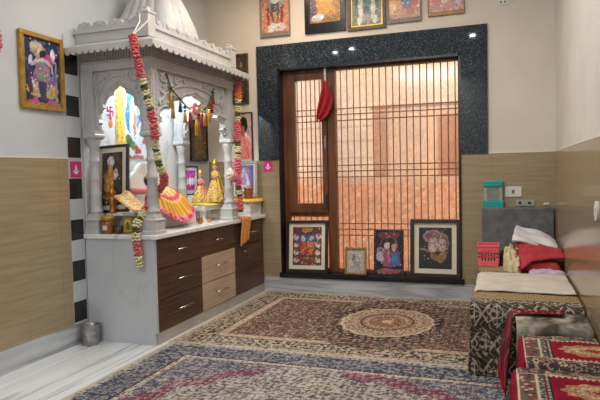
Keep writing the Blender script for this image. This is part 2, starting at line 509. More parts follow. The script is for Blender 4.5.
def picture(name, label, P, R, U, w, h, fb, fmat, art, mb=0, mmat='mat_cream', depth=.022, group=None, cat='picture', fbb=None):
    """framed print. P bottom centre of its back, R right, U up"""
    P, R, U = Vector(P), Vector(R).normalized(), Vector(U).normalized()
    W = R.cross(U)
    t = thing(name, label, cat, tuple(P), group)
    O = P - R * (w / 2)
    if fb:
        f = MB()
        f.fbox(O, R, U, W, 0, w, 0, h, 0, .006)
        f.fbox(O, R, U, W, 0, w, 0, fbb or fb, .006, depth)
        f.fbox(O, R, U, W, 0, w, h - fb, h, .006, depth)
        f.fbox(O, R, U, W, 0, fb, fbb or fb, h - fb, .006, depth)
        f.fbox(O, R, U, W, w - fb, w, fbb or fb, h - fb, .006, depth)
        f.build('frame', fmat, t, bevel=.003)
    else:
        MB().fbox(O, R, U, W, 0, w, 0, h, 0, .008).build('backing_board', fmat, t)
        fb = .004
    if fbb is None: fbb = fb
    if mb:
        MB().fbox(O, R, U, W, fb, w - fb, fbb, h - fb, .006, .010).build('mount', mmat, t)
    ny, nx = art.C.shape[:2]
    fr_ = .55 * (vnoise(art.U * 24, art.V * 32, 5) - .5) + .5 * (vnoise(art.U * 11, art.V * 14, 6) - .5)
    art.C = art.C * (1 + fr_)[..., None]
    for ch in range(3):
        art.C[..., ch] *= 1 + .35 * (vnoise(art.U * 13 + 9 * ch, art.V * 17, 8 + ch) - .5)
    G = sheet_pts(nx, ny, O + R * (fb + mb) + U * (fbb + mb) + W * .0115, R, U, w - 2 * (fb + mb), h - fb - fbb - 2 * mb)
    MB().grid(G, 0, art.C).build('print', 'art', t)
    return t

# ------------------------------------------------------------------ the room
XR, YN, ZC = 3.4876, -7.2, 3.3
ZT, ZS = 1.393, .156
struct(B(-.1, XR + .1, YN, .15, -.1, 0).build('floor', 'floor'))
struct(B(-.1, XR + .1, YN, .15, ZC, ZC + .1).build('ceiling', 'ceiling'))
struct(B(-.2, 0, YN, .15, 0, ZC).build('wall_left', 'plaster_l'))
struct(B(XR, XR + .2, YN, .15, 0, ZC).build('wall_right', 'plaster_r'))
struct(B(-.1, XR + .1, YN - .15, YN, 0, ZC).build('wall_front', 'plaster_r'))
OX0, OX1, OZ0, OZ1 = .83, 2.67, .21, 2.335     # window opening
w = MB()
w.box(0, OX0, 0, .2, 0, ZC); w.box(OX1, XR, 0, .2, 0, ZC)
w.box(OX0, OX1, 0, .2, OZ1, ZC); w.box(OX0, OX1, 0, .2, 0, OZ0 - .05)
struct(w.build('wall_back', 'plaster_b'))
# dado tiles and skirting
struct(B(0, .012, YN, -2.20, ZS, ZT).build('trim_left_tile', ['tile_y']))
struct(B(XR - .012, XR, YN, -.012, 0, ZT).build('trim_right_tile', ['tile_yr']))
d = MB(); d.box(.0, OX0 - .0, -.012, 0, ZS, ZT); d.box(OX1, XR - .012, -.012, 0, ZS, ZT)
struct(d.build('trim_back_tile', ['tile_x']))
e = MB()
e.box(0, .014, YN, -2.20, ZT, ZT + .012); e.box(XR - .014, XR, YN, -.014, ZT, ZT + .012)
e.box(0, .600, -.014, 0, ZT, ZT + .012); e.box(2.91, XR - .014, -.014, 0, ZT, ZT + .012)
struct(e.build('trim_bead', 'white_pl'))
struct(B(0, .016, YN, -2.052, 0, ZS).build('baseboard_left', 'skirt'))
struct(B(.64, XR - .012, -.02, 0, 0, ZS).build('baseboard_back', 'skirt'))
# black and white stone strip up the left wall
st = MB(); st.box(0, .013, -2.20, -2.05, ZS, 2.30, 0)
for k in range(7):
    z0 = .17 + k * .308
    st.box(0, .0145, -2.198, -2.062, z0, z0 + .152, 1)
struct(st.build('trim_checker', ['side', 'black']))
# granite surround
g = MB()
g.box(.60, OX0, -.022, 0, ZT, 2.585); g.box(OX1, 2.91, -.022, 0, ZT, 2.585)
g.box(OX0, OX1, -.022, 0, OZ1, 2.585)
g.box(OX0, OX0 + .02, -.022, .2, OZ0, OZ1, 1); g.box(OX1 - .02, OX1, -.022, .2, OZ0, OZ1, 1)
g.box(OX0, OX1, -.022, .2, OZ1 - .02, OZ1, 1)
struct(g.build('trim_granite', ['granite', 'frame_bk']))
struct(B(OX0 - .02, OX1 + .02, -.035, .2, ZS, OZ0).build('trim_sill', 'frame_bk', bevel=.004))

# ------------------------------------------------------------------ window
win = bpy.data.objects.new('window_1', None); COL.objects.link(win); win.location = (1.75, .11, OZ0)
LOC['window_1'] = Vector(win.location); win['kind'] = 'structure'
X0, X1, Z0, Z1 = OX0 + .02, OX1 - .02, OZ0, OZ1 - .02
fr = MB()
fr.box(X0, X0 + .05, .08, .15, Z0, Z1); fr.box(X1 - .012, X1, .08, .15, Z0, Z1)
fr.box(X0 + .05, 1.335, .08, .15, Z1 - .03, Z1); fr.box(1.42, X1 - .012, .08, .15, Z1 - .022, Z1)
fr.box(X0 + .05, 1.335, .08, .15, Z0, Z0 + .04); fr.box(1.42, X1 - .012, .08, .15, Z0, Z0 + .04)
fr.build('window_frame', 'wood_win', win, bevel=.004)
B(1.335, 1.42, .07, .16, Z0, Z1).build('mullion', 'wood_win', win, bevel=.006)
B(X0 + .05, 1.335, .08, .15, .79, .83).build('transom', 'wood_win', win, bevel=.004)
sa = MB()
sx0, sx1, sz0, sz1 = X0 + .052, 1.333, .832, Z1 - .032
sa.box(sx0, sx0 + .085, .06, .12, sz0, sz1); sa.box(sx1 - .055, sx1, .06, .12, sz0, sz1)
sa.box(sx0 + .085, sx1 - .055, .06, .12, sz1 - .07, sz1); sa.box(sx0 + .085, sx1 - .055, .06, .12, sz0, sz0 + .10)
sash = sa.build('sash', 'wood_win', win, bevel=.004)
pg = B(sx0 + .085, sx1 - .055, .088, .094, sz0 + .10, sz1 - .07).build('glass_pane', 'pane', sash)
B(X0 + .05, 1.335, .118, .124, Z0 + .04, .79).build('glass_pane', 'pane', win)
B(1.42, X1 - .012, .118, .124, Z0 + .04, Z1 - .022).build('glass_pane', 'pane', win)
rows = (1.90, 1.84, 1.78, 1.32, 1.26, 1.20, .72, .66, .60)
def bar(pts, parent):
    MB().tube(pts, .0055, n=6).build('bar', 'bar', parent)
for i in range(18):
    x = 1.475 + i * .0668
    bar([(x, .105, Z0 + .04), (x, .105, Z1 - .022)], win)
for z in rows:
    bar([(1.42, .100, z), (X1 - .012, .100, z)], win)
n = 6
for i in range(n):
    x = sx0 + .085 + (i + .5) * (sx1 - .055 - sx0 - .085) / n
    bar([(x, .080, sz0 + .10), (x, .080, sz1 - .07)], sash)
for z in rows[:6]:
    bar([(sx0 + .085, .076, z), (sx1 - .055, .076, z)], sash)
for i in range(7):
    x = X0 + .05 + (i + .6) * .064
    bar([(x, .105, Z0 + .04), (x, .105, .79)], win)
for z in rows[6:]:
    bar([(X0 + .05, .100, z), (1.335, .100, z)], win)
hb = MB(); hb.box(1.315, 1.327, .040, .060, 1.49, 1.63); hb.tube([(1.321, .04, 1.50), (1.321, .022, 1.51), (1.321, .022, 1.60), (1.321, .04, 1.61)], .006)
hb.build('pull_handle', 'steel', sash, smooth=False)
MB().tube([(1.33, .05, 2.14), (1.33, .05, 2.31)], .020, n=14).build('tower_bolt', 'steel', win)
bl = MB(); bl.box(1.305, 1.33, .048, .060, .87, 1.03); bl.tube([(1.318, .044, .88), (1.318, .044, 1.02)], .006)
bl.build('bolt', 'glass_dark', sash)
# outside: lane wall seen through the figured glass
a = Art(150, 170, (244, 226, 204), 5.2, 4.2)
Xo, Zo = a.X - 1.2, a.Y
low = Zo < 1.16
a.fill(low, (228, 164, 128))
a.flecks(16, [(238, 190, 158), (214, 148, 112), (242, 202, 172)], .40, 5, low)
a.fill((Zo > 1.10) & (Zo < 1.18), (228, 186, 158))
mid = (Zo > 1.18) & (Zo < 2.02) & (Xo > 1.60)
a.fill(mid, (222, 184, 158)); a.fill(mid & (Xo > 1.66) & (Xo < 2.22) & (Zo < 1.96), (228, 196, 172))
a.fill((Xo > 1.6) & (Xo < 1.78) & (Zo > 1.18) & (Zo < 1.98), (196, 142, 112))
a.fill((Xo > 2.20) & (Xo < 2.34) & (Zo > 1.18) & (Zo < 1.95), (244, 204, 164))
a.fill((Xo > 2.34) & (Zo > 1.18) & (Zo < 1.88), (182, 126, 96))
a.fill((Xo > 1.56) & (Zo > 1.97) & (Zo < 2.01), (120, 76, 54))
a.fill((Xo > 1.86) & (Xo < 2.62) & (Zo > 2.05) & (Zo < 2.48), (234, 208, 184))
a.fill((Xo > 1.88) & (Xo < 2.4) & (Zo > 2.48) & (Zo < 2.52), (206, 160, 124))
a.fill((Xo < 1.35) & (Zo > 1.2), (240, 222, 210))
for z in (1.42, 1.62, 1.80):
    a.fill((abs(Zo - z) < .012) & (Xo < 1.6), (216, 188, 164))
a.noise(6, .18)
G = sheet_pts(150, 170, (-1.2, 1.05, 0), (1, 0, 0), (0, 0, 1), 5.2, 4.2)
ow = MB().grid(G, 0, a.C); ow.box(-1.2, 4.0, 1.055, 1.25, 0, 4.2, 0, lin((220, 180, 150)))
struct(ow.build('wall_outside', 'outwall'))
struct(B(-1.2, 4.0, .2, 1.05, -.1, 0).build('floor_outside', 'plaster_r'))

# ------------------------------------------------------------------ shrine cabinet
XC, YC = .631, -2.05
cab = thing('shrine_cabinet', 'long low cabinet with dark walnut and pale oak drawers and a grey marble end', 'cabinet', (.32, -1.03, 0))
B(.018, XC - .02, YC, YC + .02, 0, .785).build('side_panel', 'side', cab)
B(.018, XC - .022, YC + .021, -.015, .09, .785).build('carcass', 'wood_dk', cab)
B(.018, XC - .004, YC + .021, -.022, 0, .089).build('plinth', 'plinth', cab)
B(XC - .02, XC - .001, YC, YC + .022, .09, .785).build('edge_strip', 'side', cab)
def front(nm, y0, y1, z0, z1, mm, hy, hz, hl=.2):
    p = B(XC - .021, XC, y0 + .003, y1 - .003, z0 + .003, z1 - .003).build(nm, mm, cab, bevel=.0015)
    h = MB(); h.tube([(XC, hy - hl / 2 + .015, hz), (XC + .026, hy - hl / 2 + .015, hz)], .004)
    h.tube([(XC, hy + hl / 2 - .015, hz), (XC + .026, hy + hl / 2 - .015, hz)], .004)
    h.tube([(XC + .026, hy - hl / 2, hz), (XC + .026, hy + hl / 2, hz)], .0055)
    h.build('handle', 'chrome', p, smooth=True)
    return p
ya, yb, yc_, yd = YC + .023, -1.36, -.72, -.03
zz = (.092, .325, .56, .782)
for k in range(3):
    front('drawer', ya, yb, zz[k], zz[k + 1], 'wood_dk', -1.67, (zz[k] + zz[k + 1]) / 2 + .01)
for k in range(3):
    front('drawer', yb, yc_, zz[k], zz[k + 1], 'wood_dk' if k == 2 else 'wood_lt', -1.03, (zz[k] + zz[k + 1]) / 2 + .01)
front('drawer', yc_, yd, zz[2], zz[3], 'wood_dk', -.30, .67)
front('door', yc_, yd, zz[0], zz[2], 'wood_dk', -.52, .50, .10)
tag(B(.014, .660, YC - .022, -.013, .787, .8226).build('marble_countertop', 'counter', bevel=.006),
    'white marble countertop lying on the long drawer cabinet', 'countertop')
ZK = .8226

# ------------------------------------------------------------------ marble shrine canopy
sh = thing('marble_shrine', 'carved white marble shrine canopy with spire standing on the countertop', 'shrine', (.3, -1.34, ZK))
cols = [(.578, -1.972), (.578, -.71), (.076, -1.985), (.076, -.71)]
ZA = 1.62
PROF = [(.046, .97), (.062, .985), (.062, 1.0), (.050, 1.01), (.056, 1.04), (.049, 1.10), (.054, 1.11), (.054, 1.135), (.046, 1.145),
        (.046, 1.22), (.053, 1.235), (.053, 1.25), (.044, 1.26), (.043, 1.36), (.050, 1.37), (.050, 1.385), (.042, 1.395), (.043, 1.47),
        (.055, 1.485), (.052, 1.50), (.062, 1.52), (.066, 1.54)]
for (cx, cy) in cols:
    prof = [(r_ * .80, z_) for r_, z_ in PROF]
    c = MB().lathe(prof, cx, cy, 16)
    co = c.build('column', 'shrine', sh, smooth=True)
    bs = MB()
    bs.lathe([(.066, ZK), (.066, .845), (.060, .85), (.060, .915), (.065, .92), (.065, .932), (.050, .936), (.040, .975)], cx, cy, square=True)
    bs.build('column_base', 'shrine', co, bevel=.003)
    cp = MB(); cp.lathe([(.046, 1.54), (.060, 1.555), (.060, 1.575), (.054, 1.58), (.054, ZA)], cx, cy, square=True)
    cp.build('capital', 'shrine', co, bevel=.003)
    pr = MB(); pr.lathe([(.044, ZA), (.044, 2.05)], cx, cy, square=True)
    for sx in (-1, 1):                       # rope moulding on the pier edges
        for k in range(11):
            z = ZA + .02 + k * .037
            pr.ell((cx + .024 * sx, cy - .045, z), .010, .007, .02, 6)
            pr.ell((cx + .045, cy + .024 * sx, z), .007, .010, .02, 6)
    pr.build('pier', 'shrine', co)

HALF = [(1, 0), (1, .10), (.90, .15), (.99, .22), (.97, .36), (.86, .47), (.71, .50), (.74, .58), (.69, .68), (.55, .77), (.37, .79), (.36, .85), (.27, .92), (.12, .965), (0, 1.05)]
def arch_panel(O, R, Wd, w, zs, zt, ap, th):
    """cusped arch slab: O left end at floor level z=0, R along, Wd thickness direction"""
    O, R, Wd = Vector(O), Vector(R), Vector(Wd)
    h = ap - zs; a_ = w / 2 * .93
    pl = [(-x, y) for x, y in HALF] + [(x, y) for x, y in HALF[::-1][1:]]
    # densify
    q = []
    for i in range(len(pl) - 1):
        for t in (0, .5):
            q.append((pl[i][0] * (1 - t) + pl[i + 1][0] * t, pl[i][1] * (1 - t) + pl[i + 1][1] * t))
    q.append(pl[-1])
    inner, outer = [], []
    Ht = zt - zs; hw = w / 2
    for x, y in q:
        ix, iy = x * a_, y * h
        k = min(hw / abs(ix) if abs(ix) > 1e-6 else 1e9, Ht / iy if iy > 1e-6 else 1e9)
        inner.append(O + R * (hw + ix) + Vector((0, 0, zs + iy)))
        outer.append(O + R * (hw + ix * k) + Vector((0, 0, zs + iy * k)))
    # add exact corners
    mb = MB(); mb.strip(inner, outer, Wd * th)
    mb.prism([O + Vector((0, 0, zt)), O + Vector((0, 0, zt - .05)), O + R * .05 + Vector((0, 0, zt))], Wd * th)
    mb.prism([O + R * w + Vector((0, 0, zt)), O + R * (w - .05) + Vector((0, 0, zt)), O + R * w + Vector((0, 0, zt - .05))], Wd * th)
    # raised rib following the arch
    rib = []
    for x, y in pl:
        rib.append(O + R * (hw + x * a_ * 1.05) + Vector((0, 0, zs + y * h * 1.0 + .022)) - Wd * .002)
    mb.tube(rib, .010, 6)
    sm = []
    for k in range(17):
        t = PI * k / 16
        sm.append(O + R * (hw - math.cos(t) * a_ * 1.02) + Vector((0, 0, zs + .05 + (math.sin(t) ** .8) * h * 1.08)) - Wd * .002)
    mb.tube(sm, .011, 6)
    # carved spandrel scrolls and leaves
    def spiral(cx, cz, r0, turns, d, ph):
        pts = []
        for k in range(20):
            t = k / 19; r = r0 * (1 - .85 * t); an = ph + d * turns * 2 * PI * t
            pts.append(O + R * (cx + r * math.cos(an)) + Vector((0, 0, cz + r * math.sin(an))) - Wd * .007)
        mb.tube(pts, [.013 * (1 - .5 * k / 19) for k in range(20)], 6)
    for sgn in (-1, 1):
        def X_(f): return hw + sgn * f * hw
        dd = zt - ap
        spiral(X_(.80), zt - .055, .040, 1.3, -sgn, PI / 2)
        spiral(X_(.50), zt - .045, .032, 1.2, sgn, -PI / 2)
        spiral(X_(.86), zt - .15, .034, 1.2, sgn, PI / 2)
        if w > .6:
            spiral(X_(.62), zt - .13, .036, 1.2, -sgn, 0); spiral(X_(.28), zt - .035, .024, 1.1, sgn, 0); spiral(X_(.90), zt - .25, .030, 1.2, -sgn, 0)
        for k in range(16 if w > .6 else 8):
            f = .35 + .6 * random.random(); z = zt - .02 - (f - .3) * .28 * random.random()
            an = random.random() * PI
            ax = (R * math.cos(an) + Vector((0, 0, math.sin(an))), R * -math.sin(an) + Vector((0, 0, math.cos(an))), Wd)
            mb.ell(O + R * X_(f) + Vector((0, 0, z)) - Wd * .004, .026, .010, .010, 8, axes=ax)
    return mb
y0_, y1_ = -1.928, -.754
arch_panel((.12, -2.005, 0), (1, 0, 0), (0, 1, 0), .414, ZA, 2.05, 1.935, .045).build('arch', 'shrine', sh)
arch_panel((.600, y0_, 0), (0, 1, 0), (-1, 0, 0), y1_ - y0_, ZA, 2.05, 1.915, .045).build('arch', 'shrine', sh)
arch_panel((.534, -.69, 0), (-1, 0, 0), (0, -1, 0), .414, ZA, 2.05, 1.935, .045).build('arch', 'shrine', sh)
# architrave, fluted frieze, ceiling slab
ar = MB(); EX, EY0, EY1 = .630, -2.03, -.655
def ring(mb, x1, ya_, yb_, z0, z1, th, m=0):
    mb.box(.016, x1, ya_, ya_ + th, z0, z1, m); mb.box(.016, x1, yb_ - th, yb_, z0, z1, m); mb.box(x1 - th, x1, ya_ + th, yb_ - th, z0, z1, m)
ring(ar, EX, EY0, EY1, 2.05, 2.105, .13)
ring(ar, EX + .012, EY0 - .012, EY1 + .012, 2.105, 2.118, .13)
ar.build('architrave', 'shrine', sh)
fz = MB(); ring(fz, EX - .012, EY0 + .012, EY1 - .012, 2.118, 2.200, .10)
k = 0
x = .03
while x < EX - .02:
    fz.box(x, x + .013, EY0 + .002, EY0 + .014, 2.120, 2.192); fz.box(x, x + .013, EY1 - .014, EY1 - .002, 2.120, 2.192); x += .024
y = EY0 + .02
while y < EY1 - .02:
    fz.box(EX - .014, EX - .002, y, y + .013, 2.120, 2.192); y += .024
fz.build('fluted_frieze', 'shrine', sh)
B(.016, EX - .03, EY0 + .03, EY1 - .03, 2.200, 2.25).build('roof_slab', 'shrine', sh)
# sloping eave with scalloped drip edge
AX, AY0, AY1 = .756, -2.186, -.585
IX, IY0, IY1 = .655, -2.07, -.68
ev = MB()
def quadslab(p, th=.016):
    ev.prism(p, (0, 0, -th))
zi, zo = 2.254, 2.198
ev.prism([(.016, AY0, zo), (AX, AY0, zo), (IX, IY0, zi), (.016, IY0, zi)], (0, 0, -.018))
ev.prism([(AX, AY0, zo), (AX, AY1, zo), (IX, IY1, zi), (IX, IY0, zi)], (0, 0, -.018))
ev.prism([(AX, AY1, zo), (.016, AY1, zo), (.016, IY1, zi), (IX, IY1, zi)], (0, 0, -.018))
ev.box(.016, IX, IY0, IY1, zi - .03, zi)
ev.build('eave', 'shrine', sh)
def scallop(P, Q, n, th):
    P, Q = Vector(P), Vector(Q); d_ = Q - P; A_, B_ = [], []
    for i in range(n):
        for k in range(8):
            t = (i + k / 8) / n
            A_.append(P + d_ * t + Vector((0, 0, 0)))
            B_.append(P + d_ * t + Vector((0, 0, -.030 - .026 * math.sin(PI * k / 8) ** .6)))
    A_.append(Q.copy()); B_.append(Q + Vector((0, 0, -.032)))
    mb = MB(); mb.strip(A_, B_, th); return mb
scallop((.016, AY0 - .014, zo + .002), (AX + .014, AY0 - .014, zo + .002), 14, (0, .0135, 0)).build('scalloped_edge', 'shrine', sh)
scallop((AX + .014, AY0, zo + .002), (AX + .014, AY1, zo + .002), 19, (-.0135, 0, 0)).build('scalloped_edge', 'shrine', sh)
scallop((AX + .014, AY1 + .014, zo + .002), (.016, AY1 + .014, zo + .002), 14, (0, -.0135, 0)).build('scalloped_edge', 'shrine', sh)
# parapet
pp = MB(); PX, PY0, PY1 = .650, -2.075, -.675
ring(pp, PX, PY0, PY1, zi, 2.322, .06); ring(pp, PX + .012, PY0 - .012, PY1 + .012, 2.322, 2.340, .07)
pp.build('parapet', 'shrine', sh, bevel=.002)
def crest(P, Q, n, th, hs):
    P, Q = Vector(P), Vector(Q); A_, B_ = [], []
    N_ = n * 10
    for i in range(N_ + 1):
        t = i / N_; f = (i % 10) / 10
        h = hs * (.35 + .65 * abs(math.sin(PI * f)) ** .6 + .18 * abs(math.sin(3 * PI * f)))
        A_.append(P + (Q - P) * t); B_.append(P + (Q - P) * t + Vector((0, 0, h)))
    mb = MB(); mb.strip(A_, B_, th)
    dv = (Q - P).normalized(); nn = Vector(th).normalized()
    for i in range(n):
        c_ = P + (Q - P) * ((i + .5) / n) + Vector((0, 0, hs * .45)) - nn * .002
        for an in (-.7, 0, .7):
            ax = (dv * math.cos(an + PI / 2) + Vector((0, 0, math.sin(an + PI / 2))), dv * math.cos(an) + Vector((0, 0, math.sin(an))), nn)
            mb.ell(c_ + ax[0] * .02, .024, .007, .006, 6, axes=ax)
    return mb
crest((.03, PY0 + .002, 2.340), (PX - .07, PY0 + .002, 2.340), 4, (0, .03, 0), .062).build('crest', 'shrine', sh)
crest((PX - .002, PY0 + .06, 2.340), (PX - .002, PY1 - .06, 2.340), 9, (-.03, 0, 0), .050).build('crest', 'shrine', sh)
for (cx, cy) in ((PX - .03, PY0 + .03), (PX - .03, PY1 - .03)):
    MB().lathe([(.046, zi), (.046, 2.415), (.052, 2.418), (.052, 2.432), (.03, 2.436), (.024, 2.45), (.026, 2.465), (.008, 2.475)], cx, cy, square=True).build('corner_post', 'shrine', sh)
# ribbed spire
def spire_wave(a, j):
    c, s_ = abs(math.cos(a)), abs(math.sin(a))
    sq = 1 / max(c, s_)
    return (.55 * sq + .45 * 1.06) * (1 + .05 * abs(math.cos(a * 10)))
pr = [(.29, 2.26), (.29, 2.34), (.282, 2.40), (.258, 2.50), (.210, 2.63), (.148, 2.77), (.100, 2.90), (.066, 3.02), (.054, 3.07), (.06, 3.08), (.075, 3.09), (.05, 3.11), (.02, 3.13), (.03, 3.15), (.004, 3.19)]
sp = MB().lathe(pr, .315, -1.42, 80, wave=spire_wave)
for k in range(4):                                   # carved rosettes low on each face
    an = k * PI / 2
    R_ = Vector((-math.sin(an), math.cos(an), 0)); W_ = Vector((math.cos(an), math.sin(an), 0))
    for (z, d_, sc) in ((2.46, .272, 1), (2.58, .232, .8), (2.70, .182, .6)):
        for q in range(8):
            b_ = q * PI / 4
            ax = (R_ * math.cos(b_) + Vector((0, 0, math.sin(b_))), R_ * -math.sin(b_) + Vector((0, 0, math.cos(b_))), W_)
            sp.ell(Vector((.315, -1.42, z)) + W_ * d_ + ax[0] * .025 * sc, .02 * sc, .008 * sc, .008, 6, axes=ax)
sp.build('spire', 'shrine', sh)
# printed and plain wall cladding behind the shrine, marble platform, side table
tag(B(.001, .010, -2.02, -.62, ZK, 2.06).build('marble_back_panel', 'counter', bevel=.002), 'white marble back panel on the wall inside the shrine', 'panel')
a = Art(80, 100, (236, 200, 84), .62, .65)
a.flecks(24, [(226, 160, 50), (246, 226, 140), (150, 176, 96), (206, 110, 60)], .36, 3)
a.r(.20, 1, 0, 1, (214, 226, 236)); a.e(.42, .60, .20, .36, (52, 120, 196)); a.e(.46, .60, .15, .32, (150, 196, 226))
a.p([(.36, .72), (.66, .72), (.80, .16), (.26, .16)], (206, 218, 232)); a.e(.50, .58, .05, .16, (96, 140, 196)); a.e(.60, .50, .03, .22, (222, 160, 50)); a.e(.42, .5, .03, .2, (206, 120, 70))
a.e(.50, .80, .075, .08, (206, 164, 130)); a.e(.50, .90, .10, .07, (226, 186, 60)); a.e(.50, .97, .04, .06, (200, 90, 50))
a.e(.28, .24, .07, .09, (70, 116, 66), 30); a.e(.36, .17, .06, .06, (96, 130, 60), -30); a.e(.74, .22, .09, .07, (196, 156, 60), 20); a.e(.84, .15, .07, .06, (120, 120, 60)); a.e(.46, .12, .07, .05, (186, 70, 76)); a.e(.62, .25, .035, .035, (206, 80, 90)); a.r(.22, .6, 0, .06, (176, 120, 110)); a.e(.86, .62, .10, .26, (190, 206, 224))
a.r(0, .03, 0, 1, (196, 140, 50)); a.flecks(28, [(236, 226, 196), (110, 160, 206), (216, 160, 80), (190, 90, 80)], .24, 8, a.U > .22, .55)
t = thing('deity_poster', 'bright poster of a blue and white deity with yellow floral border inside the shrine', 'poster', (.011, -1.30, 1.40))
MB().box(.0105, .014, -1.63, -1.00, 1.40, 2.05).build('backing_board', 'white_pl', t)
MB().grid(sheet_pts(80, 100, (.0145, -1.625, 1.405), (0, 1, 0), (0, 0, 1), .62, .64), 0, a.C).build('print', 'art', t)
# red auspicious sign and pot painted on the panel
mk = MB(); q = .0105
def seg(y0, z0, y1, z1, t_=.007):
    mk.box(q, q + .002, min(y0, y1) - t_, max(y0, y1) + t_, min(z0, z1) - t_, max(z0, z1) + t_)
cy, cz, L = -1.69, 1.79, .034
seg(cy - L, cz, cy + L, cz); seg(cy, cz - L, cy, cz + L)
seg(cy, cz + L, cy + L, cz + L); seg(cy + L, cz, cy + L, cz - L); seg(cy, cz - L, cy - L, cz - L); seg(cy - L, cz, cy - L, cz + L)
mk.ell((q + .001, -1.69, 1.69), .002, .030, .038, 12, m=1); mk.ell((q + .001, -1.69, 1.735), .002, .020, .020, 10)
tag(mk.build('wall_sticker', ['pink_tile', 'petal_o']), 'small red sign above an orange pot stuck on the white shrine panel', 'sticker')

# ------------------------------------------------------------------ things inside the shrine
ZP = .972
pf = MB(); pf.box(.03, .41, -1.87, -1.05, ZK + .002, ZP - .02); pf.box(.155, .43, -1.97, -1.90, ZP - .018, ZP); pf.box(.02, .43, -1.90, -1.04, ZP - .018, ZP)
tag(pf.build('altar_platform', 'counter', bevel=.003), 'low white marble platform under the seated idol', 'platform')
tb = thing('offering_table', 'small white marble table beside the seated idol', 'table', (.28, -.76, ZK))
B(.10, .46, -.98, -.58, .925, ZP).build('tabletop', 'counter', tb, bevel=.003)
for (lx, ly) in ((.14, -.94), (.42, -.94), (.14, -.62), (.42, -.62)):
    MB().lathe([(.028, ZK + .001), (.028, .84), (.018, .85), (.018, .90), (.026, .925)], lx, ly, square=True).build('leg', 'counter', tb)
# cloth spread on the table
def wavy(nx, ny, O, R, U, w, h, amp, seed, zdrop=None):
    G = sheet_pts(nx, ny, O, R, U, w, h)
    a_, b_ = np.meshgrid(np.linspace(0, 1, nx), np.linspace(0, 1, ny))
    n_ = np.cross(np.array(R, float), np.array(U, float))
    G = G + (amp * (vnoise(a_ * 5, b_ * 5, seed) - .5))[..., None] * n_
    return G, a_, b_
G, ua, ub = wavy(24, 24, (.11, -.97, ZP + .008), (1, 0, 0), (0, 1, 0), .37, .38, .008, 4)
dr = np.clip((ua - .9) / .1, 0, 1); G[..., 2] -= dr * .012
tag(MB().grid(G).build('table_cloth', 'yellow_cl', solid=.004, smooth=True), 'pale yellow cloth spread on the small offering table', 'cloth')
# framed photograph standing at the near end
a = Art(50, 70, (70, 48, 40), .2, .4)
a.flecks(30, [(98, 66, 52), (54, 36, 34), (120, 84, 66)], .4, 2)
a.e(.42, .82, .16, .10, (214, 210, 204)); a.e(.42, .70, .10, .07, (196, 150, 90)); a.p([(.26, .66), (.58, .66), (.72, .10), (.14, .10)], (186, 128, 50))
a.e(.36, .45, .12, .28, (204, 150, 64)); a.e(.68, .52, .10, .16, (222, 216, 212)); a.e(.70, .36, .14, .16, (60, 80, 70)); a.e(.16, .45, .07, .2, (176, 130, 76))
a.flecks(34, [(226, 180, 90), (140, 90, 40), (238, 226, 200), (90, 50, 40)], .26, 6, a.V < .65, .6)
lean = Vector((-.055, .14, 1)).normalized()
picture('framed_photograph', 'cream mounted dark framed photo of golden deities leaning inside the shrine', (.150, -1.885, ZP + .001), Vector((1, .05, .05)), lean, .30, .535, .022, 'frame_dk', a, .036)
# small dark brass figure
FX, FY = .19, -1.935
fg = MB(); fg.lathe([(.030, ZP + .001), (.032, ZP + .02), (.022, ZP + .04), (.030, ZP + .07), (.026, ZP + .12), (.018, ZP + .15), (.026, ZP + .175), (.010, ZP + .19), (.018, ZP + .205), (.017, ZP + .225), (.012, ZP + .24), (.003, ZP + .26)], FX, FY, 14)
for sg in (-1, 1): fg.tube([(FX + sg * .024, FY, ZP + .17), (FX + sg * .036, FY - .02, ZP + .13), (FX + sg * .012, FY - .03, ZP + .14)], .008, 6)
fig = tag(fg.build('brass_figurine', 'copper', smooth=True), 'small dark brass figurine beside the leaning framed photo', 'figurine')
# embroidered cloth falling forward off the platform
t_ = np.linspace(0, 1, 40); s_ = np.linspace(0, 1, 14)
SS, TT = np.meshgrid(s_, t_)
xx = .235 + .23 * TT + .04 * SS; yy = -1.985 + .12 * SS - .03 * TT
zz_ = ZP + .125 - .105 * np.sin(TT * PI / 2) ** 1.3 + .05 * SS * (1 - TT * .6) + .006 * np.sin(SS * 9)
Cc = np.ones(SS.shape + (3,)) * np.array(lin((230, 208, 140)))
Cc[(SS < .12) | (SS > .9)] = lin((222, 150, 70)); d_, a_, c_ = cells(SS * 5, TT * 14, 3); Cc[d_ < .28] = lin((214, 120, 120)); Cc[(d_ < .4) & (d_ > .3)] = lin((240, 226, 170))
tag(MB().grid(np.stack([xx, yy, zz_], -1), 0, Cc).build('embroidered_cloth', 'paint', solid=.004, smooth=True), 'yellow embroidered cloth strip sloping in front of the framed photo', 'cloth')
# marble throne back
tp = MB()
pts = []
for k in range(25):
    t = PI * k / 24
    r = 1 + .10 * abs(math.sin(4 * t))
    pts.append((.07, -1.33 - .25 * math.cos(t) * r, 1.14 + .22 * math.sin(t) * r))
pts = [(.07, -1.57, ZP + .001)] + pts + [(.07, -1.09, ZP + .001)]
tp.prism(pts, (.04, 0, 0))
tag(tp.build('throne_back', 'counter', bevel=.004), 'white marble arched throne back behind the seated idol', 'throne')
# rose bowl / cushion
rb = thing('cushion_stand', 'round rose pink cushion on a white stand beside the throne', 'cushion', (.315, -1.775, ZP))
MB().lathe([(.045, ZP + .001), (.042, ZP + .03), (.048, ZP + .11), (.06, ZP + .145)], .315, -1.775, 18).build('stand', 'counter', rb, smooth=True)
MB().lathe([(.05, ZP + .146), (.07, ZP + .152), (.076, ZP + .172), (.066, ZP + .19), (.045, ZP + .19), (.03, ZP + .175)], .315, -1.775, 20).build('cushion', 'pink_bowl', rb, smooth=True)
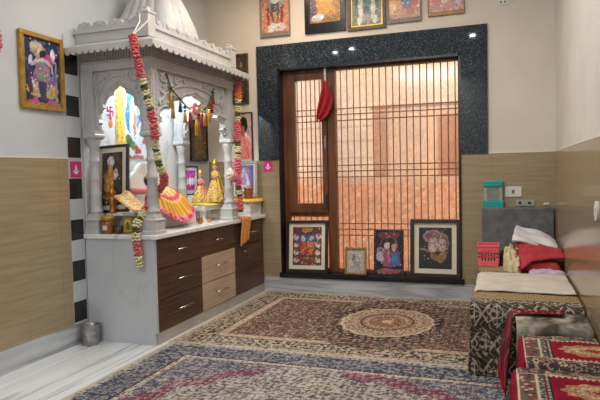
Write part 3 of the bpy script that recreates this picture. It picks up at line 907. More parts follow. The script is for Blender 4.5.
# seated idol whose wide pleated skirt fans out to the right
IB = Vector((.315, -1.615, ZP))
idol = thing('seated_idol', 'dark faced idol in a wide yellow and pink pleated skirt on the platform', 'idol', tuple(IB))
nA, nR = 120, 20
A_, R__ = np.meshgrid(np.linspace(0, 2 * PI, nA), np.linspace(0, 1, nR))
cxs, cys = .345, -1.54
ryy = np.where(np.sin(A_) > 0, .40, .15); rxx = np.where(np.cos(A_) > 0, .235, .20)
rr_ = (.12 + .88 * R__ ** .95) * (1 + .03 * np.sin(A_ * 26) * R__)
px_ = cxs + rr_ * rxx * np.cos(A_); py_ = cys - .05 * (1 - R__) + rr_ * ryy * np.sin(A_)
pz_ = ZP + .205 - .195 * R__ ** 1.15 + .010 * np.sin(A_ * 26) * R__ + .03 * np.exp(-((A_ - 1.1) / .25) ** 2) * R__ * (1 - R__) * 4
pz_ = np.where(px_ > .445, pz_ - (px_ - .445) * .75, np.maximum(pz_, ZP + .010))
SK = np.stack([px_, py_, pz_], -1)
CK = np.ones(A_.shape + (3,)) * np.array(lin((240, 210, 120)))
CK[(R__ > .46) & (R__ < .54)] = lin((214, 90, 110)); CK[R__ > .58] = lin((232, 186, 74)); CK[R__ > .90] = lin((206, 52, 92))
CK[(R__ > .58) & (R__ < .90) & (np.sin(A_ * 26) > .2)] = lin((206, 140, 60))
CK[(R__ > .88) & (np.sin(A_ * 39) > .55)] = lin((236, 170, 180))
d_, a_, c_ = cells(A_ * 4, R__ * 8, 2); CK[(d_ < .27) & (R__ < .45)] = lin((222, 120, 140)); CK[(d_ < .2) & (R__ < .56) & (R__ > .3) & (c_ > .6)] = lin((150, 90, 110))
CK[(np.abs(((A_ * 1.5 / PI) % 1) - .5) < .035) & (R__ < .6)] = lin((150, 92, 44))
MB().grid(SK, 0, CK).build('skirt', 'paint', idol, smooth=True, solid=.004)
MB().tube(SK[-1].tolist(), .008, 6).build('skirt_border', 'pink_silk', idol, smooth=True)
bd = MB(); zi_ = ZP
bd.lathe([(.05, zi_ + .001), (.06, zi_ + .04), (.05, zi_ + .10), (.055, zi_ + .14), (.045, zi_ + .175), (.022, zi_ + .19), (.022, zi_ + .20), (.038, zi_ + .212), (.048, zi_ + .24), (.045, zi_ + .262), (.03, zi_ + .28), (.006, zi_ + .29)], IB.x, IB.y, 18)
for s in (-1, 1):
    bd.tube([(IB.x + s * .05, IB.y, zi_ + .16), (IB.x + s * .085, IB.y + .03, zi_ + .12), (IB.x + s * .05, IB.y + .08, zi_ + .11)], [.018, .014, .010], 8)
bd.ell((IB.x + .045, IB.y + .01, zi_ + .24), .008, .006, .010, 8)
bd.build('body', 'skin_b', idol, smooth=True)
MB().lathe([(.058, zi_ + .06), (.062, zi_ + .11), (.06, zi_ + .155), (.042, zi_ + .18)], IB.x, IB.y, 18).build('blouse', 'pink_silk', idol, smooth=True)
MB().lathe([(.046, zi_ + .262), (.049, zi_ + .268), (.034, zi_ + .282), (.024, zi_ + .298), (.006, zi_ + .315)], IB.x, IB.y, 16).build('crown', 'gold', idol, smooth=True)
# purple lotus picture on the table
a = Art(36, 56, (176, 178, 196), .2, .32)
a.e(.5, .5, .5, .5, (196, 196, 210))
for dx, rot in ((-.28, 40), (-.15, 20), (0, 0), (.15, -20), (.28, -40)):
    a.e(.5 + dx, .74, .11, .17, (168, 44, 150), rot)
a.e(.5, .70, .34, .07, (190, 70, 170)); a.r(.46, .54, .35, .66, (236, 226, 236)); a.r(.30, .36, .3, .62, (220, 210, 226)); a.r(.64, .70, .3, .62, (220, 210, 226))
for dx, rot in ((-.25, 45), (-.1, 15), (.1, -15), (.25, -45)):
    a.e(.5 + dx, .24, .10, .13, (176, 40, 130), rot)
a.flecks(28, [(236, 226, 240), (120, 40, 120)], .16, 4, None, .5)
tag(B(.05, .20, -.67, -.585, ZP + .012, ZP + .085).build('picture_block', 'counter', bevel=.003), 'small white marble block carrying the purple lotus picture', 'block')
picture('lotus_picture', 'small dark framed picture of a purple lotus on the offering table', (.125, -.645, ZP + .086), (.75, .66, 0), (-.05, .055, 1), .165, .285, .012, 'frame_dk', a)
# standing idols in gold
def stand_idol(nm, lab, x, y, z, h, mm, acc):
    o = thing(nm, lab, 'idol', (x, y, z))
    wv = lambda an, j: 1 + (.10 * math.sin(an * 11) if j < 5 else 0)
    MB().lathe([(.25 * h, z + .001), (.26 * h, z + .03 * h), (.21 * h, z + .18 * h), (.14 * h, z + .36 * h), (.075 * h, z + .5 * h), (.06 * h, z + .52 * h)], x, y, 44, wave=wv).build('skirt', mm, o, smooth=True)
    b = MB(); b.lathe([(.06 * h, z + .5 * h), (.075 * h, z + .58 * h), (.085 * h, z + .68 * h), (.03 * h, z + .72 * h), (.03 * h, z + .74 * h), (.06 * h, z + .77 * h), (.065 * h, z + .82 * h), (.05 * h, z + .87 * h), (.01 * h, z + .9 * h)], x, y, 16)
    for s in (-1, 1):
        b.tube([(x, y + s * .085 * h, z + .67 * h), (x + .05 * h, y + s * .13 * h, z + .56 * h), (x + .12 * h, y + s * .06 * h, z + .60 * h)], [.028 * h, .024 * h, .018 * h], 8)
    b.build('body', 'skin_f', o, smooth=True)
    MB().lathe([(.07 * h, z + .53 * h), (.084 * h, z + .58 * h), (.094 * h, z + .67 * h), (.06 * h, z + .705 * h)], x, y, 16).build('bodice', acc, o, smooth=True)
    MB().lathe([(.066 * h, z + .84 * h), (.075 * h, z + .87 * h), (.05 * h, z + .92 * h), (.02 * h, z + .97 * h), (.005 * h, z + h)], x, y, 14).build('crown', 'gold', o, smooth=True)
    st_ = MB()
    for s in (-1, 1):
        st_.tube([(x + .07 * h, y + s * .03 * h, z + .68 * h), (x + .10 * h, y + s * .06 * h, z + .50 * h), (x + .17 * h, y + s * .10 * h, z + .25 * h), (x + .19 * h, y + s * .11 * h, z + .08 * h)], .02 * h, 8)
    st_.build('sash', acc, o, smooth=True)
    return o
stand_idol('standing_idol', 'taller golden dressed standing idol on the offering table', .395, -.625, ZP + .012, .43, 'brocade', 'yellow')
stand_idol('standing_idol', 'shorter pink sashed standing idol left of the taller golden one', .265, -.685, ZP + .012, .33, 'brocade', 'pink_bowl')
# brass pots on the counter
def pot(lab, x, y, r, h, mm='copper'):
    return tag(MB().lathe([(r * .7, ZK + .001), (r, ZK + h * .3), (r * .95, ZK + h * .6), (r * .6, ZK + h * .8), (r * .8, ZK + h), (r * .65, ZK + h * .98), (r * .5, ZK + h * .8)], x, y, 16).build('brass_pot', mm, smooth=True), lab, 'pot')
pot('small copper pot in front of the offering table', .50, -1.13, .026, .06)
pot('tiny brass lamp pot on the counter nearest the far column', .53, -1.02, .018, .035, 'gold')
# front left items
jr = thing('spice_jar', 'amber jar with a gold lid at the shrine near left column', 'jar', (.20, -2.01, ZK))
MB().lathe([(.042, ZK + .001), (.046, ZK + .01), (.046, ZK + .09), (.04, ZK + .10)], .20, -2.01, 18).build('jar_body', 'brown_jar', jr, smooth=True)
MB().lathe([(.047, ZK + .10), (.05, ZK + .104), (.05, ZK + .132), (.04, ZK + .137)], .20, -2.01, 18).build('lid', 'gold_frame', jr, smooth=True)
lb = MB(); lb.box(.186, .226, -2.062, -2.0575, ZK + .03, ZK + .065); lb.build('paper_label', 'white_pl', jr)
tag(MB().lathe([(.036, ZK + .001), (.043, ZK + .02), (.044, ZK + .06), (.038, ZK + .06), (.034, ZK + .02)], .29, -2.0, 18).build('small_bowl', 'dark_bowl', smooth=True), 'dark brown small bowl between the amber jar and the tin', 'bowl')

tn = thing('tea_tin', 'square olive tin with a yellow picture label on the counter edge', 'tin', (.39, -1.99, ZK))
B(.343, .437, -2.03, -1.955, ZK + .001, ZK + .135).build('tin_body', 'tin', tn, bevel=.004)
B(.345, .435, -2.028, -1.957, ZK + .1355, ZK + .155).build('lid', 'frame_sv', tn, bevel=.003)
a = Art(20, 28, (150, 130, 60), .07, .1); a.e(.5, .6, .35, .25, (206, 190, 130)); a.e(.5, .45, .2, .3, (90, 90, 40)); a.r(0, 1, 0, .15, (180, 150, 50))
MB().grid(sheet_pts(20, 28, (.353, -2.0315, ZK + .015), (1, 0, 0), (0, 0, 1), .074, .11), 0, a.C).build('picture_label', 'art', tn)
# far end of the counter
wb = B(.40, .625, -.33, -.05, ZK + .001, ZK + .165).build('white_box', 'counter', bevel=.003)
tag(wb, 'plain white box at the far end of the counter', 'box')
G, ua, ub = wavy(30, 30, (.375, -.355, ZK + .171), (1, 0, 0), (0, 1, 0), .275, .33, .004, 8)
over = np.maximum(np.maximum(ua - .92, .06 - ub), 0); G[..., 2] -= over * .35
tag(MB().grid(G).build('yellow_cloth', 'yellow', solid=.005, smooth=True), 'bright yellow cloth on top of the white box', 'cloth')
a = Art(40, 50, (92, 84, 150), .2, .26); a.e(.5, .5, .42, .45, (120, 112, 180)); a.e(.5, .78, .14, .12, (190, 170, 190)); a.p([(.3, .7), (.7, .7), (.85, .12), (.15, .12)], (206, 204, 222))
a.e(.5, .5, .12, .2, (170, 150, 190)); a.flecks(30, [(230, 228, 240), (100, 90, 160), (206, 150, 150)], .22, 3, None, .5)
picture('framed_deity_photo', 'silver framed blue photo standing on the yellow cloth of the white box', (.475, -.13, ZK + .179), (.97, .24, 0), (-.03, .10, 1), .275, .385, .024, 'frame_sv', a, .016)
cj = thing('copper_jar', 'squat copper jar on the yellow cloth before the silver frame', 'jar', (.56, -.22, ZK + .179))
z = ZK + .179
MB().lathe([(.038, z), (.043, z + .01), (.043, z + .085), (.04, z + .09)], .56, -.22, 18).build('jar_body', 'brown_jar', cj, smooth=True)
MB().lathe([(.044, z + .0905), (.046, z + .095), (.046, z + .115), (.03, z + .12), (.008, z + .125)], .56, -.22, 18).build('lid', 'copper', cj, smooth=True)
# towel over the edge
Tt, Ss = np.meshgrid(np.linspace(0, 1, 22), np.linspace(0, 1, 12))
L1 = .10
s = Tt * .32
xx = np.where(s < L1, .575 + s, .672 + .004 * np.sin(Ss * 14)); zz2 = np.where(s < L1, ZK + .006, ZK + .006 - (s - L1))
yy = -.655 + .21 * Ss * (1 - .1 * Tt) + .02 * np.sin(Tt * 5)
zz2 = zz2 - np.where(s >= L1, .05 * (1 - Ss) * Tt, 0)
tag(MB().grid(np.stack([xx, yy, zz2], -1)).build('orange_towel', 'orange_cloth', solid=.006, smooth=True), 'folded orange towel hanging over the countertop front edge', 'towel')

# ------------------------------------------------------------------ garlands
def resample(pts, step):
    pts = [Vector(p) for p in pts]; out = [pts[0]]; acc = 0
    for i in range(len(pts) - 1):
        a_, b_ = pts[i], pts[i + 1]; L = (b_ - a_).length; d = step - acc
        while d <= L:
            out.append(a_ + (b_ - a_) * (d / L)); d += step
        acc = L - (d - step)
    return out
def garland(nm, lab, pts, secs, r, parent=None, step=.021):
    """secs: list of (fraction end, material)"""
    o = thing(nm, lab, 'garland', tuple(pts[0])) if parent is None else parent
    MB().tube(pts, .004, 6).build('thread', 'thread', o)
    P = resample(pts, step); n = len(P); cur = 0; last = 0
    for (fe, mm, rr) in secs:
        mb = MB(); i0, i1 = last, int(round(fe * n))
        for i in range(i0, min(i1, n)):
            t = (P[min(i + 1, n - 1)] - P[max(i - 1, 0)]).normalized(); u = t.orthogonal().normalized(); w_ = t.cross(u)
            mb.ell(P[i], r * .55 * rr, r * .55 * rr, step * .5, 8, axes=(u, w_, t))
            for k in range(9):
                an = 2 * PI * (k / 9) + i * .35
                dd = u * math.cos(an) + w_ * math.sin(an)
                tl = (dd + t * random.uniform(-.5, .5)).normalized()
                rj = random.uniform(.75, 1.2)
                mb.ell(P[i] + dd * r * .62 * rr * rj + t * random.uniform(-.006, .006), r * .40 * rr, r * .30 * rr, step * .42, 6, axes=(tl, tl.cross(t).normalized(), tl.cross(tl.cross(t)).normalized()))
        if i1 > i0:
            mb.build('flower_cluster', mm, o, smooth=True)
        last = i1
    return o
g1 = [(.625, -2.225, 2.225), (.655, -2.228, 2.08), (.645, -2.17, 1.96), (.665, -2.14, 1.84), (.69, -2.13, 1.72), (.70, -2.11, 1.60), (.69, -2.08, 1.46), (.70, -2.06, 1.33), (.69, -1.985, 1.25), (.63, -1.895, 1.19), (.565, -1.885, 1.13), (.535, -1.945, 1.06), (.518, -2.03, .97), (.505, -2.098, .885), (.515, -2.115, .79), (.525, -2.105, .68), (.525, -2.105, .60)]
g = garland('flower_garland', 'long red and cream flower garland hanging past the near shrine column', g1,
            [(.165, 'petal_r', 1.05), (.19, 'petal_c', 1), (.21, 'leafy', .9), (.235, 'petal_c', 1), (.25, 'leafy', .9), (.275, 'petal_c', 1), (.29, 'leafy', .9), (.405, 'petal_r', 1.05), (.43, 'petal_c', 1), (.45, 'leafy', .9), (.48, 'petal_c', 1), (.5, 'leafy', .9), (.53, 'petal_c', 1), (.62, 'petal_r', 1.1), (.77, 'petal_r', 1), (.80, 'petal_c', 1.05), (.815, 'leafy', .9), (.85, 'petal_c', 1.1), (.87, 'leafy', .9), (.90, 'petal_c', 1.1), (.955, 'petal_r', 1), (1, 'petal_c', 1.1)], .032)
MB().tube([g1[0], (.63, -2.14, 2.34), (.60, -2.09, 2.42)], .005, 6).build('tie_string', 'thread', g)
MB().tube([g1[0], (.68, -2.11, 2.35), (.675, -2.09, 2.40)], .005, 6).build('tie_string', 'thread', g)
g2 = [(.655, -.60, 2.15), (.68, -.66, 1.97), (.675, -.68, 1.76), (.67, -.68, 1.5), (.665, -.69, 1.29), (.672, -.67, 1.06), (.675, -.66, .90)]
garland('flower_garland', 'pink and cream flower garland hanging by the far shrine column', g2,
        [(.12, 'petal_r', 1), (.16, 'petal_o', 1), (.20, 'petal_c', 1), (.22, 'leafy', .9), (.26, 'petal_c', 1.1), (.29, 'leafy', .9), (.32, 'petal_c', 1), (.48, 'petal_p', 1.05), (.51, 'leafy', .9), (.55, 'petal_c', 1.1), (.58, 'leafy', .9), (.61, 'petal_c', 1), (.80, 'petal_p', 1.1), (.83, 'leafy', .9), (.87, 'petal_c', 1), (.89, 'leafy', 1), (.98, 'petal_r', 1), (1, 'leafy', .9)], .034)
def rose(lab, c, r, mm):
    mb = MB(); c = Vector(c)
    for ring_, (k_, rad_) in enumerate(((1, 0), (5, .45), (8, .8))):
        for k in range(k_):
            an = 2 * PI * k / k_ + ring_ * .4
            mb.ell(c + Vector((.012 * (2 - ring_), math.cos(an) * rad_ * r, math.sin(an) * rad_ * r)), r * .22, r * .42, r * .42, 8)
    return tag(mb.build('rose', mm, smooth=True), lab, 'flower')
rose('white rose on the far shrine column, left of the pink one', (.645, -.80, 1.255), .05, 'petal_w')
rose('pale pink rose on the far shrine column beside the garland', (.64, -.705, 1.235), .052, 'pink_bowl')
# hanging of tassels across the front arch
tr = thing('tassel_hanging', 'gold and maroon tassel door hanging draped across the shrine front arch', 'hanging', (.622, -1.40, 2.0))
strp = [(.622, -1.80, 2.03), (.622, -1.75, 1.93), (.622, -1.62, 1.86), (.622, -1.50, 1.80), (.622, -1.38, 1.82), (.622, -1.28, 1.80), (.622, -1.16, 1.84), (.622, -1.08, 1.94), (.622, -1.03, 2.02)]
MB().tube(strp, .006, 6).build('cord', 'leafy', tr)
def tassel(y, z, L, mm, top):
    b = MB(); b.ell((.624, y, z), .014, .014, .014, 8); b.ell((.624, y, z - .03), .011, .011, .012, 8); b.build('bead', top, tr, smooth=True)
    MB().lathe([(.004, z - .025), (.010, z - .045), (.011, z - .055), (.016, z - .055 - L), (.004, z - .057 - L)][::-1], .624, y, 10).build('tassel', mm, tr, smooth=True)
for (y, z, L, mm, top) in [(-1.75, 1.93, .10, 'gold', 'leafy'), (-1.73, 1.86, .11, 'gold', 'navy'), (-1.62, 1.86, .05, 'navy', 'leafy'), (-1.55, 1.80, .07, 'gold', 'navy'), (-1.47, 1.80, .10, 'wine', 'gold'), (-1.40, 1.82, .05, 'petal_c', 'leafy'),
                           (-1.37, 1.74, .10, 'gold', 'petal_c'), (-1.28, 1.80, .10, 'wine', 'gold'), (-1.22, 1.82, .09, 'gold', 'leafy'), (-1.14, 1.86, .09, 'gold', 'wine'), (-1.09, 1.93, .08, 'wine', 'leafy'), (-1.06, 1.98, .05, 'wine', 'navy')]:
    tassel(y, z, L, mm, top)
fl = MB()
for k in range(9):
    an = 2 * PI * k / 9
    fl.ell((.632, -1.39 + .035 * math.cos(an), 1.80 + .035 * math.sin(an)), .01, .02, .02, 8)
fl.ell((.64, -1.39, 1.80), .014, .02, .02, 8, m=1)
fl.build('flower', ['petal_r', 'petal_w'], tr, smooth=True)

# ------------------------------------------------------------------ pictures on the walls
X_, Y_, Z_ = Vector((1, 0, 0)), Vector((0, 1, 0)), Vector((0, 0, 1))
a = Art(60, 80, (34, 42, 84), .32, .46)
a.flecks(24, [(48, 62, 120), (28, 30, 60), (90, 100, 150)], .4, 3)
a.e(.44, .80, .24, .13, (170, 160, 130), -20); a.e(.38, .86, .16, .08, (200, 190, 160)); a.e(.56, .73, .12, .10, (44, 34, 40)); a.e(.70, .70, .13, .09, (196, 70, 140)); a.e(.82, .78, .07, .10, (226, 224, 232))
a.e(.52, .50, .20, .20, (136, 132, 128)); a.p([(.20, .34), (.85, .34), (.98, .22), (.86, .12), (.15, .12), (.06, .22)], (190, 168, 112)); a.ring(.5, .46, .34, .26, .18, (206, 196, 214)); a.e(.16, .55, .09, .08, (70, 84, 170)); a.e(.20, .62, .05, .10, (220, 220, 230))
a.e(.80, .40, .08, .1, (92, 110, 190)); a.ring(.5, .4, .24, .2, .14, (186, 90, 160)); a.p([(.38, .36), (.62, .36), (.58, .08), (.42, .08)], (70, 60, 92)); a.r(0, 1, 0, .05, (190, 120, 60)); a.e(.25, .05, .12, .06, (180, 80, 140)); a.e(.75, .05, .12, .06, (180, 80, 140))
a.r(.12, .22, .06, .6, (74, 56, 70)); a.r(.86, .93, .06, .7, (160, 140, 110))
a.flecks(26, [(224, 214, 190), (60, 60, 100), (196, 150, 90), (210, 150, 190)], .22, 7, None, .45)
picture('gold_framed_picture', 'gold framed deity painting on deep blue hanging on the left wall', (.002, -2.42, 1.73), Y_, Z_, .40, .52, .032, 'gold_frame', a, cat='picture', depth=.03)
GT = 'pictures in the row above the granite window surround'
def top_pic(lab, x0, x1, z0, h, fb, fm, art, mb=0, mm='mat_cream', fbb=None):
    picture('wall_picture', lab, ((x0 + x1) / 2, -.002, z0), X_, Z_, x1 - x0, h, fb, fm, art, mb, mm, group=GT, fbb=fbb)
a = Art(40, 60, (196, 140, 116), .3, .5); a.e(.5, .62, .30, .30, (150, 158, 164)); a.e(.5, .55, .16, .34, (92, 90, 86)); a.e(.5, .82, .2, .12, (210, 204, 200)); a.r(.2, .3, .2, .6, (160, 50, 60)); a.r(.7, .8, .2, .6, (160, 50, 60)); a.e(.4, .12, .2, .1, (220, 212, 206)); a.e(.68, .12, .2, .1, (216, 200, 196)); a.r(0, .2, .0, .2, (210, 150, 130))
a.p([(.42, .5), (.58, .5), (.52, .2), (.48, .2)], (196, 150, 110)); a.flecks(30, [(226, 196, 180), (150, 90, 80), (120, 120, 130)], .25, 5, None, .5)
top_pic('leftmost of the top row, pale rose deity print in a thin grey frame', .655, .985, 2.672, .48, .014, 'frame_gy', a, fbb=.045)
a = Art(40, 60, (150, 110, 60), .36, .5); a.flecks(26, [(170, 126, 70), (120, 84, 50)], .4, 2); a.e(.5, .62, .28, .42, (204, 150, 62)); a.p([(.2, .2), (.9, .2), (.75, .5), (.4, .55)], (192, 138, 64)); a.e(.10, .5, .14, .4, (84, 66, 90)); a.e(.26, .16, .2, .08, (206, 216, 226)); a.e(.2, .1, .16, .05, (180, 196, 214)); a.e(.5, .85, .12, .14, (120, 90, 60)); a.flecks(30, [(226, 176, 90), (120, 90, 90)], .2, 4, None, .35)
top_pic('black framed picture of a seated golden figure above the small window sash', 1.145, 1.575, 2.66, .52, .055, 'frame_bk', a, fbb=.10)
a = Art(40, 60, (96, 110, 90), .3, .5); a.e(.5, .45, .40, .6, (70, 94, 84)); a.e(.5, .5, .24, .38, (88, 120, 110)); a.e(.3, .4, .08, .34, (204, 206, 190)); a.e(.72, .4, .08, .34, (204, 206, 190)); a.e(.5, .36, .1, .1, (36, 44, 70)); a.e(.5, .16, .16, .12, (150, 140, 120)); a.e(.24, .12, .1, .1, (220, 216, 206)); a.e(.78, .12, .1, .1, (216, 210, 200)); a.flecks(30, [(190, 190, 170), (50, 70, 66), (140, 120, 90)], .2, 4, None, .4)
top_pic('dark brown framed green deity picture in the middle of the top row', 1.592, 1.978, 2.645, .5, .035, 'frame_br', a, .012, 'gold')
a = Art(40, 50, (180, 120, 84), .3, .4); a.e(.25, .5, .24, .4, (206, 140, 80)); a.e(.6, .55, .24, .3, (84, 96, 130)); a.e(.85, .4, .12, .12, (180, 54, 50)); a.e(.7, .2, .12, .12, (190, 70, 60)); a.e(.5, .8, .1, .1, (206, 170, 140)); a.e(.15, .3, .1, .2, (226, 176, 110)); a.flecks(24, [(214, 160, 120), (120, 60, 56), (96, 110, 150), (230, 200, 170)], .3, 6, None, .6)
top_pic('orange and blue print in thin grey frame, second from right in the top row', 1.99, 2.315, 2.675, .42, .012, 'frame_gy', a, fbb=.04)
a = Art(40, 50, (176, 110, 90), .3, .4); a.e(.25, .55, .2, .3, (190, 60, 70)); a.e(.68, .6, .22, .3, (196, 76, 80)); a.e(.45, .4, .1, .2, (220, 180, 170)); a.e(.86, .3, .12, .2, (160, 150, 170)); a.flecks(24, [(226, 150, 120), (150, 50, 60), (216, 190, 190), (110, 90, 120)], .3, 3, None, .65)
top_pic('rightmost of the top row, red floral deity print in a thin bronze frame', 2.375, 2.712, 2.702, .40, .012, 'frame_ag', a, fbb=.035)
# pictures beside the shrine on the back wall
a = Art(30, 50, (58, 40, 30), .2, .5); a.e(.5, .5, .3, .4, (80, 56, 40)); a.e(.6, .8, .08, .05, (150, 130, 100)); a.e(.5, .2, .3, .12, (110, 76, 40)); a.flecks(26, [(120, 90, 50), (50, 34, 28)], .25, 3, None, .5)
picture('brown_picture', 'dark brown framed picture on the back wall behind the far garland', (.40, -.002, 2.0), X_, Z_, .20, .53, .022, 'frame_br', a)
a = Art(40, 60, (196, 176, 160), .2, .5); a.e(.42, .72, .30, .18, (40, 34, 36)); a.p([(.15, .60), (.6, .62), (1, .45), (1, 0), (0, 0), (0, .4)], (226, 130, 122)); a.e(.42, .64, .14, .12, (150, 104, 84)); a.e(.44, .84, .26, .08, (36, 32, 34)); a.p([(.5, .56), (.6, .6), (.98, .42), (.95, .36)], (236, 200, 190)); a.p([(.4, .5), (.5, .5), (.8, .1), (.7, .1)], (206, 100, 96))
picture('portrait_picture', 'portrait of a dark haired person in a pink shawl on the back wall', (.435, -.002, 1.38), X_, Z_, .20, .53, .012, 'frame_dk', a)
a = Art(40, 60, (70, 66, 34), .3, .4); a.flecks(24, [(96, 90, 44), (50, 44, 26), (150, 120, 50)], .4, 3); a.e(.5, .6, .16, .25, (160, 110, 50)); a.e(.5, .82, .1, .08, (190, 150, 90)); a.p([(.3, .5), (.7, .5), (.8, .1), (.2, .1)], (120, 84, 40)); a.e(.3, .4, .1, .2, (96, 110, 60)); a.flecks(30, [(190, 150, 70), (60, 70, 40)], .2, 8, None, .5)
picture('green_gold_picture', 'green and gold deity picture on the left wall beyond the shrine', (.002, -.235, 1.40), Y_, Z_, .36, .50, .02, 'frame_dk', a)
# pictures standing on the sill
SZ = OZ0 + .001
GS = 'pictures leaning on the window sill'
def lean_up(d): return Vector((0, d, 1)).normalized()
a = Art(64, 84, (96, 64, 56), .24, .36)
a.flecks(24, [(120, 84, 70), (80, 50, 48)], .4, 3); a.e(.5, .92, .18, .07, (176, 130, 50)); a.e(.36, .68, .16, .13, (50, 104, 170)); a.e(.64, .68, .16, .13, (50, 104, 170))
a.e(.36, .70, .07, .07, (206, 190, 170)); a.e(.64, .70, .07, .07, (206, 180, 160)); a.p([(.22, .60), (.5, .62), (.5, .30), (.3, .28)], (190, 80, 60)); a.p([(.5, .62), (.78, .60), (.7, .28), (.5, .30)], (206, 130, 60)); a.e(.5, .38, .10, .10, (170, 60, 64)); a.r(.2, .8, .08, .22, (136, 70, 56)); a.flecks(34, [(206, 150, 90), (90, 60, 60), (190, 170, 150), (150, 50, 60)], .34, 12, (a.U > .2) & (a.U < .8) & (a.V < .62), .7)
for x_ in (.12, .88):
    for y_ in (.14, .34, .54, .74):
        a.e(x_, y_, .09, .075, (206, 196, 190)); a.e(x_ + .02, y_ + .05, .05, .04, (150, 90, 80))
a.flecks(30, [(230, 220, 206), (110, 50, 50), (200, 140, 70), (70, 90, 150)], .22, 7, None, .5)
picture('sill_picture', 'dark framed colourful deity family print with wide cream mount at the left of the sill', (1.105, .005, SZ), (1, .02, .01), lean_up(.10), .455, .545, .030, 'frame_dk', a, .040, depth=.03, group=GS, fbb=.036)
a = Art(36, 44, (186, 178, 170), .2, .25); a.e(.4, .6, .14, .26, (130, 124, 124)); a.e(.6, .35, .3, .14, (150, 146, 146)); a.r(.12, .88, .08, .22, (164, 158, 152)); a.e(.35, .72, .06, .08, (90, 84, 84)); a.flecks(32, [(212, 206, 200), (136, 130, 128)], .25, 3, None, .6)
picture('sill_picture', 'smallest sill picture, gold frame around a pale grey print', (1.625, .01, SZ), (1, 0, 0), lean_up(.10), .225, .275, .020, 'frame_ag', a, .022, 'frame_sv', group=GS)
a = Art(56, 84, (34, 28, 40), .28, .44); a.flecks(26, [(56, 40, 50), (28, 24, 34), (74, 50, 50)], .4, 2); a.e(.5, .90, .4, .08, (110, 54, 60)); a.e(.45, .66, .10, .09, (196, 180, 180)); a.e(.70, .62, .09, .08, (200, 160, 120)); a.e(.24, .46, .16, .17, (176, 168, 176)); a.e(.16, .56, .07, .08, (150, 142, 150))
a.p([(.36, .58), (.54, .58), (.60, .18), (.30, .18)], (150, 80, 110)); a.p([(.58, .55), (.84, .55), (.92, .20), (.52, .20)], (96, 84, 150)); a.e(.7, .36, .10, .14, (60, 130, 170)); a.e(.5, .45, .04, .2, (206, 110, 130)); a.e(.5, .09, .42, .06, (150, 90, 90)); a.ring(.5, .66, .3, .2, .12, (120, 90, 80))
a.flecks(30, [(206, 190, 190), (150, 60, 90), (90, 110, 170), (50, 36, 44)], .2, 9, None, .4)
picture('sill_picture', 'unframed dark print of two colourful figures leaning at the middle of the sill', (1.96, .02, SZ), (1, 0, 0), lean_up(.08), .30, .45, 0, 'frame_dk', a, group=GS)
a = Art(72, 84, (36, 44, 50), .3, .4); a.e(.42, .78, .26, .14, (126, 100, 98), 20); a.e(.70, .64, .22, .22, (112, 88, 84)); a.e(.44, .58, .15, .18, (186, 164, 166), -15); a.e(.71, .56, .11, .15, (196, 174, 160), 15)
a.e(.44, .56, .10, .12, (206, 186, 186)); a.ring(.42, .78, .27, .15, .18, (170, 140, 140)); a.ring(.70, .64, .23, .23, .14, (150, 120, 110)); a.p([(.02, .47), (.1, .50), (.44, .40), (.42, .36)], (150, 120, 90)); a.e(.70, .28, .16, .12, (150, 120, 80), 30); a.e(.46, .28, .12, .08, (130, 100, 70), -30)
for (x_, y_) in ((.40, .62), (.50, .60), (.67, .58), (.76, .58)): a.e(x_, y_, .025, .014, (40, 34, 36))
a.e(.46, .49, .03, .014, (150, 60, 66)); a.e(.71, .48, .025, .012, (150, 60, 66)); a.flecks(26, [(190, 160, 150), (60, 50, 54), (156, 120, 90)], .2, 4, (a.V > .2) & (abs(a.U - .55) < .4), .4)
picture('sill_picture', 'largest sill picture, two pale faces on black with cream mount', (2.417, .0, SZ), (1, 0, 0), lean_up(.09), .475, .565, .036, 'frame_dk', a, .045, depth=.035, group=GS, fbb=.04)

# magenta stickers on the dado
def sticker(lab, P, R, w_):
    t = thing('deity_tile', lab, 'tile', P)
    R = Vector(R); W_ = R.cross(Z_)
    MB().fbox(Vector(P) - R * w_ / 2, R, Z_, W_, 0, w_, 0, w_ * 1.05, 0, .003).build('tile_body', 'pink_tile', t)
    m_ = MB()
    for (u, v, ru, rv) in ((0, .55, .12, .16), (-.2, .4, .10, .05), (.2, .4, .10, .05), (0, .3, .2, .09), (0, .75, .07, .08)):
        m_.ell(Vector(P) + R * u * w_ + Z_ * v * w_ + W_ * .003, ru * w_, rv * w_, .0015, 8, axes=(R, Z_, W_))
    m_.build('motif', 'white_pl', t)
sticker('small magenta tile with a pale motif beside the black squares on the left wall', (.0155, -2.125, 1.255), (0, 1, 0), .115)
sticker('small magenta tile with a pale motif at the corner of the granite surround', (.70, -.0125, 1.275), (1, 0, 0), .105)

# ------------------------------------------------------------------ red cloth on the window bolt
Tt, Ss = np.meshgrid(np.linspace(0, 1, 26), np.linspace(-1, 1, 22))
tk = [0, .12, .30, .45, .65, .85, 1]
Lb = np.interp(Tt, tk, [1.318, 1.312, 1.298, 1.285, 1.262, 1.245, 1.243]); Rb = np.interp(Tt, tk, [1.345, 1.365, 1.400, 1.428, 1.410, 1.370, 1.285])
q = (Ss + 1) / 2
xx = Lb + (Rb - Lb) * q
yy = .012 - .022 * np.sin(Ss * 6 + Tt * 3) * np.minimum(Tt * 3, 1) - .012
zz3 = 2.185 - Tt * .42 + .03 * np.sin(q * PI) * Tt
tag(MB().grid(np.stack([xx, yy, zz3], -1)).build('red_cloth', 'red_cloth', solid=.006, smooth=True), 'crimson cloth hanging from the window tower bolt', 'cloth')

